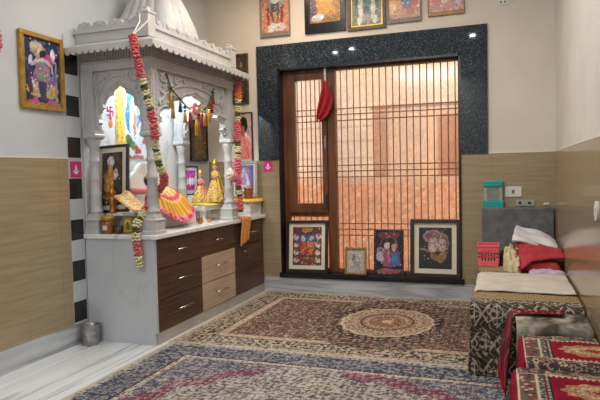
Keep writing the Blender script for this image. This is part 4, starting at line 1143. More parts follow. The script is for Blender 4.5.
# ------------------------------------------------------------------ wall fittings
sw = thing('switch_plate', 'white switch plate right of the teal box on the tan tiles', 'switch', (3.13, -.0125, .99))
B(3.055, 3.20, -.022, -.0125, .99, 1.085).build('plate', 'white_pl', sw, bevel=.003)
B(3.115, 3.14, -.028, -.022, 1.02, 1.055).build('rocker', 'grey_pl', sw, bevel=.002)
sk = thing('socket_plate', 'small grey socket plate just above the grey headboard', 'socket', (3.23, -.0125, .885))
B(3.15, 3.31, -.022, -.0125, .905, .962).build('plate', 'clear', sk, bevel=.003)
for x in (3.185, 3.265):
    B(x - .012, x + .012, -.025, -.022, .922, .946).build('socket_hole', 'glass_dark', sk)
tag(B(3.385, 3.435, -.03, -.0125, .915, .935).build('plug', 'white_pl', bevel=.003), 'small white plug on the tiles at the headboard right end', 'plug')
su = thing('upper_switch_plate', 'white two socket plate high on the wall right of the granite', 'switch', (3.05, -.001, 2.735))
B(3.008, 3.092, -.010, -.001, 2.738, 2.82).build('plate', 'white_pl', su, bevel=.002)
for x in (3.03, 3.065):
    B(x - .008, x + .008, -.012, -.010, 2.755, 2.775).build('socket_hole', 'grey_pl', su)
sr_ = thing('round_switch', 'round white switch on the right wall tiles', 'switch', (XR - .0125, -2.40, .98))
MB().tube([(XR - .0125, -2.485, 1.03), (XR - .022, -2.485, 1.03)], .05, 20).build('plate', 'white_pl', sr_)
B(XR - .027, XR - .022, -2.50, -2.47, 1.01, 1.05).build('rocker', 'white_pl', sr_)
tl = thing('teal_wall_box', 'teal and clear ribbed plastic box mounted over the headboard corner', 'box', (2.955, -.0125, .885))
B(2.875, 3.035, -.035, -.0125, .895, 1.135).build('back_plate', 'white_pl', tl, bevel=.004)
B(2.868, 3.042, -.075, -.014, 1.085, 1.14).build('top_cover', 'teal', tl, bevel=.008)
B(2.865, 3.045, -.080, -.014, .885, .960).build('bottom_cover', 'teal', tl, bevel=.008)
rbm = MB()
for k in range(9):
    z = .965 + k * .0135
    rbm.box(2.90, 3.01, -.062, -.035, z, z + .008)
rbm.box(2.878, 2.90, -.064, -.035, .960, 1.085); rbm.box(3.01, 3.032, -.064, -.035, .960, 1.085)
rbm.build('ribbed_front', 'clear', tl)
# pencil marks on the plaster
# edge of another garland at the left wall
garland('pink_garland', 'pink flower garland end on the left wall beside the gold framed picture', [(.034, -2.86, 2.22), (.034, -2.815, 2.16), (.034, -2.81, 2.12), (.034, -2.83, 2.06)], [(.4, 'leafy', 1), (1, 'petal_p', 1.1)], .032)

# ------------------------------------------------------------------ steel tumbler
CX, CY = .103, -2.14
sc = MB().lathe([(.060, .002), (.064, .006), (.065, .05), (.069, .143), (.073, .149), (.070, .149), (.066, .142), (.060, .05), (.054, .012)], CX, CY, 30)
for k in range(8):
    z = .025 + k * .015; sc.tube([(CX + (.0645 + z * .03) * math.cos(t), CY + (.0645 + z * .03) * math.sin(t), z) for t in np.linspace(0, 2 * PI, 31)], .0018, 4)
tag(sc.build('steel_tumbler', 'steel_dk', smooth=True), 'steel tumbler standing on the marble floor by the cabinet end', 'tumbler')

# ------------------------------------------------------------------ carpets
def rug(name, label, x0, x1, y0, y1, zt, design, step=.0062):
    nx, ny = int((x1 - x0) / step), int((y1 - y0) / step)
    a = Art(nx, ny, (200, 190, 170), x1 - x0, y1 - y0)
    design(a)
    P = sheet_pts(nx, ny, (x0, y0, zt), (1, 0, 0), (0, 1, 0), x1 - x0, y1 - y0)
    mb = MB().grid(P, 0, a.C)
    mb.box(x0, x1, y0, y1, zt - .008, zt - .0005, 0, lin((186, 176, 158)))
    return tag(mb.build(name, 'rug'), label, 'carpet')
def arabesque(a, mask, fr, stem, seed, cols, size=.36, leaf=None, stemw=.10):
    n = vnoise(a.X * fr * .55, a.Y * fr * .55, seed) + .5 * vnoise(a.X * fr * 1.2, a.Y * fr * 1.2, seed + 2)
    s = np.abs(np.sin(n * 9.0))
    if stem is not None: a.fill(mask & (s < stemw * 2), stem)
    if leaf is not None:
        d, an, c = cells(a.X * fr * 1.7, a.Y * fr * 1.7, seed + 5)
        a.fill(mask & (d < .3) & (c > .45), leaf)
    d, an, c = cells(a.X * fr, a.Y * fr, seed + 1, .5)
    rr = size * (.72 + .28 * np.cos(6 * an))
    k = (c * len(cols)).astype(int) % len(cols)
    for i, q in enumerate(cols):
        a.fill(mask & (d < rr) & (k == i), q)
    a.fill(mask & (d < size * .34), cols[(seed) % len(cols)])
    a.fill(mask & (d < rr) & (d > rr * .74), stem if stem is not None else cols[0])
def back_rug(a):
    D = np.minimum(np.minimum(a.X, a.W - a.X), np.minimum(a.Y, a.H - a.Y))
    cream, navy, brick, tan, dk = (182, 170, 150), (40, 40, 46), (116, 72, 62), (156, 134, 114), (48, 42, 42)
    a.fill(D > -1, cream)
    arabesque(a, (D > .03) & (D < .07), 26, dk, 2, [tan, brick], .34)
    mb_ = (D > .08) & (D < .25)
    arabesque(a, mb_, 20, dk, 4, [(46, 46, 56), (150, 100, 80), (66, 62, 62), (60, 52, 50)], .40, leaf=(70, 62, 58), stemw=.12)
    a.fill((D > .075) & (D < .084), navy); a.fill((D > .246) & (D < .256), navy)
    a.fill((D >= .256) & (D < .325), (188, 168, 148)); arabesque(a, (D > .262) & (D < .32), 24, (140, 92, 76), 7, [(206, 190, 166), brick], .34)
    a.fill((D > .325) & (D < .333), navy)
    f = D >= .333
    a.fill(f, (98, 70, 62))
    arabesque(a, f, 21, (168, 152, 132), 9, [(48, 44, 52), (126, 62, 58), (172, 154, 132), (80, 70, 70), (100, 58, 56)], .40, leaf=(54, 48, 52), stemw=.13)
    cx, cy = 2.13 - .665, .985
    q = np.hypot((a.X - cx) / .36, (a.Y - cy) / .43); an = np.arctan2(a.Y - cy, a.X - cx)
    lob = 1 + .05 * np.abs(np.cos(8 * an))
    m3 = q < 1.75 * lob
    a.fill(m3, (76, 60, 60)); arabesque(a, m3, 20, (160, 142, 122), 12, [(150, 100, 84), (196, 176, 150), (56, 50, 60)], .38, stemw=.12)
    a.fill((q < 1.22 * lob), (52, 46, 54)); arabesque(a, q < 1.2 * lob, 18, (160, 136, 112), 5, [(140, 84, 66), (180, 156, 130)], .34)
    a.fill((q < 1.02 * lob), (184, 171, 150))
    pol = np.cos(16 * an) * np.sin(q * 21)
    a.fill((q < .95 * lob) & (pol > .25), (146, 108, 86)); a.fill((q < .95 * lob) & (pol < -.55), (112, 88, 80)); a.fill((q < .95 * lob) & (np.abs(pol) < .07), (84, 66, 62))
    a.flecks(34, [(206, 190, 164), (120, 80, 66)], .26, 3, q < .92 * lob)
    a.fill((q < .62) & (q > .56), (96, 74, 68)); a.fill(q < .40 * lob, (120, 84, 70)); arabesque(a, q < .38 * lob, 20, (190, 168, 140), 8, [(64, 54, 56), (150, 92, 74)], .36)
    a.fill(q < .12, (180, 156, 128))
    # spandrels in the corners
    a.noise(7, .25)
def front_rug(a):
    D = np.minimum(np.minimum(a.X, a.W - a.X), np.minimum(a.Y, a.H - a.Y))
    a.fill(D > -1, (176, 168, 156))
    arabesque(a, (D > .022) & (D < .06), 26, (70, 70, 92), 3, [(150, 120, 110), (60, 64, 90)], .36)
    b = (D > .06) & (D < .26)
    a.fill(b, (62, 66, 84)); arabesque(a, b, 20, (158, 156, 152), 5, [(176, 170, 160), (112, 106, 114), (40, 44, 70), (140, 134, 132)], .38, leaf=(150, 146, 148), stemw=.12)
    a.fill((D > .26) & (D < .268), (60, 56, 66))
    a.fill((D > .268) & (D < .31), (190, 178, 164)); arabesque(a, (D > .272) & (D < .306), 26, (120, 70, 80), 6, [(70, 70, 100), (206, 196, 180)], .34)
    f = D > .31
    a.fill(f, (176, 170, 158))
    arabesque(a, f, 23, (80, 76, 84), 8, [(96, 70, 76), (72, 76, 100), (186, 180, 168), (122, 92, 90), (60, 60, 74)], .38, leaf=(104, 98, 104), stemw=.12)
    # spandrel zone outside a scalloped burgundy band
    cx, cy = a.W / 2, a.H / 2
    ux, uy = np.abs(a.X - cx) / (a.W / 2 - .30), np.abs(a.Y - cy) / (a.H / 2 - .30)
    q = (ux ** 2.2 + uy ** 2.2) ** (1 / 2.2); an = np.arctan2(uy, ux)
    lob = q + .035 * np.abs(np.sin(an * 10))
    sp_ = f & (lob > 1.03)
    a.fill(sp_, (84, 84, 100)); arabesque(a, sp_, 21, (172, 166, 156), 2, [(196, 186, 170), (110, 60, 84), (56, 60, 96)], .36, leaf=(150, 146, 150), stemw=.10)
    bd_ = f & ((np.abs(a.X - 1.18) > .22 + .06 * vnoise(a.X * 9, a.Y * 9, 3)) | (a.Y < a.H / 2)) & (lob + .05 * (vnoise(a.X * 14, a.Y * 14, 6) - .5) > .925) & (lob + .05 * (vnoise(a.X * 16, a.Y * 16, 2) - .5) < 1.03)
    a.fill(bd_, (110, 56, 74)); arabesque(a, bd_, 23, (168, 146, 144), 4, [(160, 130, 130), (98, 36, 60), (78, 62, 90), (150, 120, 124)], .42, leaf=(84, 70, 92))
    a.noise(7, .25)
rug('persian_carpet', 'brick and cream Persian carpet with oval medallion between cabinet and bed', .665, 3.44, -1.965, -.03, .009, back_rug)
rug('persian_carpet', 'navy bordered cream Persian carpet in the foreground', .70, 3.44, -4.9, -1.958, .018, front_rug, .0072)

# ------------------------------------------------------------------ bed
BX0, BX1, BY0, BY1 = 2.85, XR - .02, -2.08, -.12
bed = thing('divan_bed', 'narrow bed with a grey velvet headboard along the right wall', 'bed', ((BX0 + BX1) / 2, -1.0, 0))
B(BX0 + .03, BX1 - .01, BY0 + .04, BY1, .10, .30).build('bed_base', 'stool_base', bed)
B(BX0 + .015, BX1 - .005, BY0 + .03, BY1 - .002, .302, .43).build('mattress', 'mattress', bed, bevel=.03)
for (lx, ly) in ((BX0 + .07, BY0 + .10), (BX1 - .06, BY0 + .10), (BX0 + .07, BY1 - .06), (BX1 - .06, BY1 - .06)):
    B(lx - .03, lx + .03, ly - .03, ly + .03, .022, .098).build('leg', 'stool_base', bed)
B(BX0 + .005, BX1, -.105, -.025, .10, .892).build('headboard', 'grey_velvet', bed, bevel=.012)
# damask bedspread: over the top, down the near end and the left side
def damask(u, v, s=.13):
    """u,v in metres -> colours"""
    C = np.ones(u.shape + (3,)) * np.array(lin((60, 55, 47)))
    x, y = u / s, v / (s * 1.35)
    row = np.floor(y); xs = x + .5 * (row % 2); fx = xs - np.floor(xs) - .5; fy = y - row - .5
    og = np.abs(np.abs(fx) - .5 * (1 - np.abs(fy) * 1.7).clip(0, 1))
    d = np.hypot(fx, fy * 1.2); an = np.arctan2(fy, fx)
    n = vnoise(u * 70, v * 70, 4)
    C[(np.abs(d - .30 - .10 * np.cos(5 * an)) < .042)] = lin((172, 164, 148))
    C[(og < .045)] = lin((168, 160, 144))
    C[(d < .20 + .07 * np.cos(5 * an))] = lin((110, 92, 64))
    C[(np.abs(d - .16) < .03)] = lin((190, 182, 166))
    C[d < .07] = lin((52, 46, 42))
    C[(n > .72)] = lin((56, 50, 44))
    q = np.abs(np.sin(u * 60 + 3 * np.sin(v * 40))) < .18
    C[q & (d > .4)] = lin((150, 140, 122))
    return C
def border_pat(u, v):
    C = np.ones(u.shape + (3,)) * np.array(lin((150, 128, 98)))
    d, an, c = cells(u * 30, v * 26, 3); C[d < .34] = lin((104, 76, 54)); C[d < .16] = lin((206, 186, 150))
    return C
nx, ny = 150, 420
uu, vv = np.meshgrid(np.linspace(0, 1, nx), np.linspace(0, 1, ny))
# path along Y: top from headboard to near end then down
Ltop = BY1 - BY0; Ldn = .425
s = vv * (Ltop + Ldn)
Xs = BX0 + uu * (BX1 - BX0)
on = s < Ltop
Yp = np.where(on, BY1 - s, BY0 - .006)
Zp = np.where(on, .445, .445 - (s - Ltop))
cr = .035                                # round the edge
t = np.clip((s - Ltop + cr) / (2 * cr), 0, 1); inn = (t > 0) & (t < 1)
Yp = np.where(inn, BY0 + cr - cr * np.sin(t * PI / 2) - .006 * t, Yp); Zp = np.where(inn, .445 - cr + cr * np.cos(t * PI / 2), Zp)
drop = np.clip((s - Ltop) / Ldn, 0, 1)
Yp = Yp - .012 * drop * (1 + np.sin(uu * 23 + 2 * np.sin(uu * 9))) - .008 * drop
Zp = Zp + .004 * (vnoise(uu * 9, vv * 26, 5) - .5) * (1 - drop)
Zp = np.maximum(Zp, .021)
u_m, v_m = uu * (BX1 - BX0), s
Cc = damask(u_m, v_m)
bp_ = border_pat(u_m, v_m)
k1 = (s > Ltop - .36) & (s < Ltop - .13); Cc[k1] = bp_[k1]
k2 = (s < .8); Cc[k2] = bp_[k2]
ed = (np.abs(s - (Ltop - .36)) < .014) | (np.abs(s - Ltop + .13) < .008); Cc[ed] = lin((60, 50, 44))
mb = MB().grid(np.stack([Xs, Yp, Zp], -1), 0, Cc, flip=True)
# left side hang
ny2, nz2 = 150, 36
vv2, ww2 = np.meshgrid(np.linspace(0, 1, ny2), np.linspace(0, 1, nz2))
Ys = BY1 - vv2 * (Ltop - .0); Zs = .445 - ww2 * .42
Xl = BX0 - .010 * ww2 * (1 + np.sin(vv2 * 40 + 2 * np.sin(vv2 * 13)))
mb.grid(np.stack([Xl, Ys, Zs], -1), 0, damask(vv2 * Ltop, ww2 * .42))
tag(mb.build('bedspread', 'paint', solid=.006, smooth=True), 'dark damask bedspread with tan border hanging to the floor at the bed end', 'bedspread')
# ivory sheet across the top
nx, ny = 60, 50
uu, vv = np.meshgrid(np.linspace(0, 1, nx), np.linspace(0, 1, ny))
Xs = BX0 + .004 + uu * (BX1 - BX0 - .008); Ys = -1.74 + vv * .68 + .012 * np.sin(uu * 5)
Zs = .456 + .007 * vnoise(uu * 7, vv * 5, 2) - .015 * np.clip((.04 - uu) / .04, 0, 1)
tag(MB().grid(np.stack([Xs, Ys, Zs], -1)).build('ivory_sheet', 'sheet', solid=.008, smooth=True), 'plain ivory sheet laid across the middle of the bed', 'sheet')

# ------------------------------------------------------------------ pile of clothes
def lump(c, sx, sy, h, rot, seed, tilt=(0, 0), fold=.25, fr=5, n=46, p=3.0, base=0.0, lift=0.0):
    """soft folded cloth: rounded footprint, creased top, closed underneath"""
    u, v = np.meshgrid(np.linspace(-1, 1, n), np.linspace(-1, 1, n))
    # squircle mapping
    r = (np.abs(u) ** p + np.abs(v) ** p) ** (1 / p); mx = np.maximum(np.abs(u), np.abs(v)); k = np.where(r > 1e-6, mx / np.maximum(r, 1e-6), 1)
    x, y = u * k, v * k; e = np.clip(1 - mx, 0, 1)
    edge = np.sqrt(np.clip(1 - (1 - np.clip(e / .32, 0, 1)) ** 2, 0, 1))
    wob = 1 + .08 * np.sin(3 * np.arctan2(v, u) + seed) + .05 * np.sin(7 * np.arctan2(v, u) + seed * 2)
    top = h * (1 + tilt[0] * x + tilt[1] * y) * (1 + fold * (np.sin(fr * (x * math.cos(seed) + y * math.sin(seed)) + 2 * vnoise(x * 2 + 5, y * 2 + 5, seed)) * .5 + (vnoise(x * 4 + 9, y * 4 + 9, seed) - .5)))
    z = np.maximum(top, .012) * edge
    X = c[0] + (x * wob * sx) * math.cos(rot) - (y * wob * sy) * math.sin(rot)
    Y = c[1] + (x * wob * sx) * math.sin(rot) + (y * wob * sy) * math.cos(rot)
    mb = MB().grid(np.stack([X, Y, c[2] + z], -1))
    mb.grid(np.stack([X, Y, np.full(X.shape, c[2]) + np.minimum(lift * (1 - mx ** 2), z * .9)], -1), flip=True)
    return mb
ZB = .463
tag(lump((3.335, -.98, ZB - .016), .125, .085, .03, .1, 2, (0, 0), .5, 9).build('folded_cloth', 'lav_cloth', smooth=True), 'lavender cloth at the bottom front of the clothes pile', 'cloth')
cs = thing('cream_shawl', 'crumpled cream shawl at the left of the clothes pile', 'shawl', (3.10, -.78, .447))
cb = lump((3.105, -.80, .447), .062, .17, .13, .12, 5, (0, .35), .35, 9)
cb.build('shawl_body', 'cream_cloth', cs, smooth=True)
tag(lump((3.035, -.58, .447), .026, .06, .10, .1, 8, fold=.3).build('charcoal_cloth', 'dark_lump', smooth=True), 'charcoal cloth bundle between the pink basket and the cream shawl', 'cloth')
tag(lump((3.325, -.90, ZB), .13, .055, .062, -.05, 4, (.05, 0), .15, 5).build('rust_cloth', 'rust_cloth', smooth=True), 'rolled rust red cloth under the fringed red shawl', 'cloth')
rs = thing('red_shawl', 'fringed red shawl folded on the front of the clothes pile', 'shawl', (3.30, -.80, .50))
n = 44
u, v = np.meshgrid(np.linspace(0, 1, n), np.linspace(0, 1, n))
Xr = 3.165 + .305 * u - .015 * v * (1 - u) + .006 * np.sin(v * 9)
Yr = -.985 + .36 * v + .06 * u * (1 - v)
Zr = .472 + .06 * np.minimum(u * 4, 1) * (1 - v) + .195 * v ** .75 * (1 - .35 * u) + .03 * u * (1 - v) + .012 * np.sin(v * 9 + u * 3) * u
MB().grid(np.stack([Xr, Yr, Zr], -1)).build('shawl_body', 'red_shawl', rs, solid=.02, smooth=True)
fm = MB()
for k in range(30):
    t = k / 29; j = int(t * (n - 1)); p = Vector((Xr[j, 0], Yr[j, 0], Zr[j, 0])); zj = random.uniform(-.008, .010)
    fm.tube([p, p + Vector((-.014, -.006, .003 + zj)), p + Vector((-.028, -.012, -.010 + zj))], [.006, .005, .002], 5)
fm.build('fringe', 'red_shawl', rs, smooth=True)
n = 40
u, v = np.meshgrid(np.linspace(0, 1, n), np.linspace(0, 1, n))
Xw = 3.105 + .345 * u + .04 * v * (1 - u); Yw = -.72 + .36 * v
Zw = .665 + .10 * v * (1 - .5 * u) - .070 * u + .010 * np.sin(u * 7 + v * 4) + .008 * np.sin(v * 12 + 2 * u) - .02 * np.clip(u - .85, 0, 1) * 5
tag(MB().grid(np.stack([Xw, Yw, Zw], -1)).build('white_cloth', 'white_cloth', solid=.02, smooth=True), 'white folded cloth lying on top of the clothes pile', 'cloth')
tag(lump((3.28, -.50, .447), .155, .12, .19, 0, 3, fold=.15).build('pale_garment', 'white_cloth', smooth=True), 'pale bundled garment at the back of the clothes pile under the white cloth', 'clothes')
# pink basket
tag(lump((2.921, -.60, .459), .062, .075, .085, 0, 4, fold=.3, n=24).build('dark_lump', 'dark_lump', smooth=True), 'added dark filler inside the pink basket standing for its inner shade', 'cloth')  # made-up dark filler so the basket holes read as shaded
bk = thing('pink_basket', 'coral pink perforated plastic basket on the bed by the headboard', 'basket', (2.92, -.60, .452))
bx0, bx1, by0, by1, bz0, bz1 = 2.838, 3.005, -.70, -.50, .452, .622
m = MB()
m.box(bx0 + .012, bx1 - .012, by0 + .012, by1 - .012, bz0, bz0 + .006)
def lattice(P, R, w_, h_, nxh, nzh, W_):
    """wall with rectangular holes"""
    P, R, W_ = Vector(P), Vector(R), Vector(W_)
    m.fbox(P, R, Z_, W_, 0, w_, 0, h_ * .26, 0, .004); m.fbox(P, R, Z_, W_, 0, w_, h_ * .78, h_, 0, .004)
    zs_ = np.linspace(h_ * .26, h_ * .78, nzh + 1)
    for zq in zs_[1:-1]: m.fbox(P, R, Z_, W_, 0, w_, zq - .005, zq + .005, 0, .004)
    for k in range(nxh + 1):
        xq = .018 + (w_ - .036) * k / nxh
        m.fbox(P, R, Z_, W_, xq - .007 if k else 0, xq + .007 if k < nxh else w_, h_ * .26, h_ * .78, 0, .004)
lattice((bx0 + .006, by0 + .006, bz0), (1, 0, 0), bx1 - bx0 - .012, bz1 - bz0, 5, 3, (0, -1, 0))
lattice((bx1 - .006, by1 - .006, bz0), (-1, 0, 0), bx1 - bx0 - .012, bz1 - bz0, 6, 3, (0, 1, 0))
lattice((bx0 + .006, by1 - .006, bz0), (0, -1, 0), by1 - by0 - .012, bz1 - bz0, 7, 3, (-1, 0, 0))
lattice((bx1 - .006, by0 + .006, bz0), (0, 1, 0), by1 - by0 - .012, bz1 - bz0, 7, 3, (1, 0, 0))
m.build('basket_body', 'pink_pl', bk)
r_ = MB(); r_.box(bx0 - .004, bx1 + .004, by0 - .004, by0 + .008, bz1 - .014, bz1 + .004); r_.box(bx0 - .004, bx1 + .004, by1 - .008, by1 + .004, bz1 - .014, bz1 + .004)
r_.box(bx0 - .004, bx0 + .008, by0 + .008, by1 - .008, bz1 - .014, bz1 + .004); r_.box(bx1 - .008, bx1 + .004, by0 + .008, by1 - .008, bz1 - .014, bz1 + .004)
r_.build('rim', 'pink_pl', bk, bevel=.003)

# ------------------------------------------------------------------ rug covered stools in the right foreground
def stool(lab, x0, x1, y0, y1, h, z0=.02):
    o = thing('padded_stool', lab, 'stool', ((x0 + x1) / 2, (y0 + y1) / 2, z0))
    B(x0, x1, y0, y1, h - .14, h).build('cushion', 'mattress', o, bevel=.035)
    B(x0 + .02, x1 - .02, y0 + .02, y1 - .02, h - .20, h - .142).build('seat_frame', 'stool_base', o)
    for (lx, ly) in ((x0 + .05, y0 + .05), (x1 - .05, y0 + .05), (x0 + .05, y1 - .05), (x1 - .05, y1 - .05)):
        B(lx - .022, lx + .022, ly - .022, ly + .022, z0, h - .202).build('leg', 'stool_base', o)
    return o
RX1 = XR - .03
stool('padded stool under the grey patterned cover beside the bed end', 3.11, RX1, -2.52, -2.16, .41)
stool('padded stool under the middle red rug', 3.12, RX1, -2.98, -2.56, .395)
stool('padded stool under the nearest red rug', 3.08, RX1, -3.66, -3.10, .40)
def rug_art(u, v, Wm, Lm, seed, off=0.0, ld=.17):
    """u across 0..1, v along 0..1"""
    a = Art(2, 2, (0, 0, 0)); a.U, a.V = u, v; a.X, a.Y = u * Wm, v * Lm; a.W, a.H = Wm, Lm; a.C = np.zeros(u.shape + (3,))
    red, cream, dk = (132, 24, 44), (196, 182, 160), (44, 36, 40)
    a.fill(u > -1, red)
    D = a.X - ld
    P_ = .42; y = (a.Y + off) % P_                # repeating panels
    a.fill((D > .012) & (D < .085), (110, 84, 72)); a.flecks(36, [(190, 172, 146), (60, 48, 52), (150, 60, 60), (96, 104, 96)], .40, seed, (D > .016) & (D < .082))
    a.fill((np.abs(D - .012) < .004) | (np.abs(D - .085) < .004), cream)
    a.fill((D > .09) & (D < .112), (88, 92, 84)); a.flecks(60, [cream, (60, 56, 50)], .36, seed + 1, (D > .09) & (D < .112))
    a.fill((D > .114) & (D < .134), dk); a.fill((D > .118) & (D < .130) & ((a.Y * 60) % 1 < .5), cream)
    core = D > .137
    bnd = (D > .012) & (y < .13)
    a.fill(bnd, (84, 66, 62)); arabesque(a, bnd, 20, (176, 160, 136), seed + 2, [(150, 100, 72), (52, 50, 58), (160, 64, 60), (190, 170, 140)], .40, leaf=(60, 64, 80), stemw=.12)
    a.fill((D > .012) & (np.abs(y - .004) < .004), cream); a.fill((D > .012) & (np.abs(y - .128) < .004), cream)
    fl_ = core & (y >= .133)
    a.fill(fl_ & (y < .145) & (((a.X * 45) % 1) < .5), cream); a.fill(fl_ & (y > .408) & (((a.X * 45) % 1) < .5), cream)
    fxx = a.X - ld - .137 - .175; cyy = y - .275
    th_ = np.arctan2(cyy / .085, fxx / .14)
    q = np.hypot(fxx / .14, cyy / .085) + .07 * np.cos(11 * th_)
    a.fill(fl_ & (q < 1), (176, 140, 100)); a.flecks(64, [(140, 84, 66), (206, 184, 150), (126, 40, 48), (120, 96, 84)], .42, seed + 3, fl_ & (q < .95)); a.fill(fl_ & (q < .62) & (q > .54), cream); a.fill(fl_ & (q < .26), (140, 50, 50))
    a.noise(20, .25)
    return a.C
def rug_cover(nm, lab, x0, x1, y0, y1, h, fdrop, ldrop, seed, off, bdrop=.0, z_extra=0.012):
    """carpet laid over a stool, falling at its near edge and left side"""
    nx, ny = 170, 220
    Ltop = y1 - y0
    u, v = np.meshgrid(np.linspace(0, 1, nx), np.linspace(0, 1, ny))
    tu = u * (ldrop + x1 - x0); sv = v * (bdrop + Ltop + fdrop)
    R_ = .04
    def wrap(t, L0, L1):
        """t -> (horizontal, drop) with rounded shoulder; flat starts at L0"""
        d = t - L0
        hor = np.where(d > R_, d, np.where(d > -R_, R_ - R_ * np.sin((R_ - d) / (2 * R_) * PI / 2) * 1.0, 0))
        dr_ = np.where(d > R_, 0, np.where(d > -R_, R_ - R_ * np.cos((R_ - d) / (2 * R_) * PI / 2), R_ + (-R_ - d)))
        return hor, dr_
    hx, dx = wrap(tu, ldrop, 0)
    hy, dy = wrap((bdrop + Ltop + fdrop) - sv, fdrop, 0)
    X = x0 + hx - .010 - .012 * np.clip(dx / .2, 0, 1) * (1 + np.sin(v * 17 + seed)); Y = y0 + hy - .012 - .010 * np.clip(dy / .1, 0, 1)
    Z = h + z_extra - np.maximum(dx, dy) - .15 * np.minimum(dx, dy) + .008 * (vnoise(u * 6, v * 7, seed) - .5)
    Z = np.maximum(Z, .026)
    C = rug_art(u, 1 - v, ldrop + x1 - x0, bdrop + Ltop + fdrop, seed, off, ldrop)
    mb = MB().grid(np.stack([X, Y, Z], -1), 0, C, flip=True)
    return tag(mb.build(nm, 'rug', solid=.010, smooth=True), lab, 'rug')
rug_cover('red_rug', 'red rug with gold medallion over the middle stool', 3.12, RX1 + .01, -2.98, -2.56, .395, .12, .17, 3, -.05)
rug_cover('red_rug', 'nearest red rug with gold medallion over the front stool', 3.08, RX1 + .01, -3.66, -3.10, .40, .25, .20, 6, .10)
# grey patterned cover on the stool by the bed
nx, ny = 80, 90
u, v = np.meshgrid(np.linspace(0, 1, nx), np.linspace(0, 1, ny))
X = 3.098 + u * (RX1 - 3.098); s_ = v * .58
Y = np.where(s_ < .36, -2.16 - s_, -2.53 - .006 * np.sin(u * 14)); Z = np.where(s_ < .36, .423, .423 - (s_ - .36)) + .012 * (vnoise(u * 7, v * 9, 4) - .2)
t = np.clip((s_ - .33) / .06, 0, 1); inn = (t > 0) & (t < 1)
Y = np.where(inn, -2.49 - .04 * np.sin(t * PI / 2), Y); Z = np.where(inn, .394 + .036 * np.cos(t * PI / 2), Z)
wv = np.clip((vnoise(u * 5 + 3 * v, v * 4, 3) + .35 * vnoise(u * 15, v * 13, 7) - .35) / .6, 0, 1)[..., None]
C = np.array(lin((176, 170, 158))) * (1 - wv) + np.array(lin((66, 62, 54))) * wv
tag(MB().grid(np.stack([X, Y, Z], -1), 0, C, flip=True).build('grey_cover', 'paint', solid=.008, smooth=True), 'grey and white patterned cover on the stool touching the bed end', 'cover')
# red fringed shawl thrown across that stool
nx, ny = 110, 90
u, v = np.meshgrid(np.linspace(0, 1, nx), np.linspace(0, 1, ny))
Lx = .27; Ld = .30
t = u * (Lx + Ld)
q = np.clip((Ld - t) / Ld, 0, 1)
X = np.where(t < Ld, 3.078 - (.050 * q ** .6 * (1 - .75 * v)) + .008 * np.sin(v * 16) * np.minimum(q * 3, 1) - .02 * q, 3.078 + (t - Ld)); Z = np.where(t < Ld, .447 - (Ld - t), .447 + .006 * np.sin(v * 9 + t * 9))
kk = np.clip(1 - np.abs(t - Ld) / .03, 0, 1); Z = Z - .010 * kk; X = X + .004 * kk
Y = -2.16 - (.11 + .27 * np.minimum(q * 4, 1)) * v - .03 * q
C = np.ones(u.shape + (3,)) * np.array(lin((98, 24, 40)))
A2 = Art(2, 2, (0, 0, 0)); A2.U, A2.V = u, v; A2.X, A2.Y = t, v * .15; A2.C = C
A2.flecks(34, [(176, 140, 116), (84, 60, 58), (150, 70, 66)], .36, 4, (v > .15) & (v < .85) & (t > Ld * 1.02)); A2.fill(((np.abs(v - .12) < .03) | (np.abs(v - .88) < .03)) & (t > Ld), (176, 150, 130))
A2.fill((t < Ld) & (np.sin(v * 40 + 3 * np.sin(t * 20)) > .75), (136, 70, 76))
sw_ = thing('fringed_red_shawl', 'deep red patterned shawl with fringe thrown over the stool by the bed end', 'shawl', (3.1, -2.3, .12))
MB().grid(np.stack([X, Y, Z], -1), 0, A2.C, flip=True).build('shawl_body', 'paint', sw_, solid=.006, smooth=True)
fm = MB()
for k in range(36):
    j = int(k / 35 * (ny - 1)); p = Vector((X[j, 0], Y[j, 0], Z[j, 0]))
    fm.tube([p, p + Vector((-.006, -.004, -.03)), p + Vector((-.010 + .008 * random.random(), -.006, -.06))], [.004, .004, .002], 5)
fm.build('fringe', 'red_cloth', sw_)

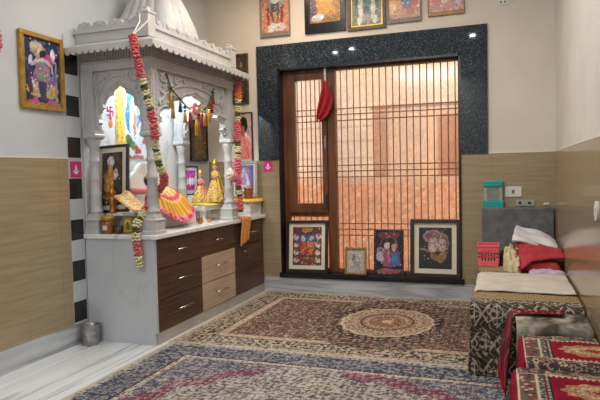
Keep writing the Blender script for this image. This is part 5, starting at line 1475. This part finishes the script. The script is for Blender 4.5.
# ------------------------------------------------------------------ lights
def downlight(x, y, lab):
    o = thing('ceiling_downlight', lab, 'light', (x, y, ZC - .012), 'ceiling downlights')
    MB().lathe([(.075, ZC - .012), (.08, ZC - .001)], x, y, 24).build('trim_ring', 'white_pl', o)
    MB().lathe([(.034, ZC - .016), (.034, ZC - .013)], x, y, 20).build('lens', 'lamp', o)
for x, y, l in ((.37, -3.94, 'round ceiling downlight nearest the left wall'), (.70, -3.78, 'round ceiling downlight beside the one nearest the left wall'), (2.62, -3.65, 'round ceiling downlight near the right wall')):
    downlight(x, y, l)
def area(name, loc, rot, sx, sy, power, col):
    l = bpy.data.lights.new(name, 'AREA'); l.shape = 'RECTANGLE'; l.size = sx; l.size_y = sy; l.energy = power; l.color = col
    o = bpy.data.objects.new(name, l); COL.objects.link(o); o.location = loc; o.rotation_euler = rot
    return o
area('unseen_fill_light', (1.9, -2.1, ZC - .03), (0, 0, 0), 1.6, 1.5, 60, (1, .94, .86))  # unseen area light added as soft fill, no panel fixture behind it
area('unseen_fill_light', (1.55, -6.55, ZC - .03), (0, 0, 0), 1.3, 1.0, 74, (.96, .98, 1))  # second added fill, out of view behind the camera
area('unseen_warm_light', (1.15, -.75, ZC - .03), (0, 0, 0), .35, .35, 16, (1, .76, .52))  # unseen warm light added for the peach tint in the back corner
def point(name, loc, power, col, r=.05):
    l = bpy.data.lights.new(name, 'POINT'); l.energy = power; l.color = col; l.shadow_soft_size = r
    o = bpy.data.objects.new(name, l); COL.objects.link(o); o.location = loc
    return o
point('shrine_lamp', (.27, -1.34, 2.13), 24, (.82, .94, 1.0), .06)
# daylight outside the window
W_ = bpy.data.worlds.new('daylight'); S.world = W_; W_.use_nodes = True
bg = W_.node_tree.nodes['Background']
bg.inputs['Color'].default_value = (1, .95, .89, 1); bg.inputs['Strength'].default_value = 4.1

# ------------------------------------------------------------------ camera
f_px, yaw, pitch, roll = 575.61, .3379, -.0466, -.0221
cy_, sy_ = math.cos(yaw), math.sin(yaw)
fwd = Vector((-sy_ * math.cos(pitch), cy_ * math.cos(pitch), math.sin(pitch)))
right = Vector((cy_, sy_, 0)); up = right.cross(fwd)
c, s = math.cos(roll), math.sin(roll)
r2 = right * c + up * s; u2 = up * c - right * s
cam = bpy.data.cameras.new('camera'); co = bpy.data.objects.new('camera', cam); COL.objects.link(co)
cam.sensor_fit = 'HORIZONTAL'; cam.sensor_width = 36; cam.lens = f_px * 36 / 600; cam.clip_start = .05
mw = Matrix((r2, u2, -fwd)).transposed().to_4x4(); mw.translation = Vector((3.0303, -5.6496, 1.25))
co.matrix_world = mw
S.camera = co
S.view_settings.view_transform = 'Standard'; S.view_settings.look = 'None'; S.view_settings.exposure = 0.0; S.view_settings.gamma = 1.0
S.view_settings.use_curve_mapping = False
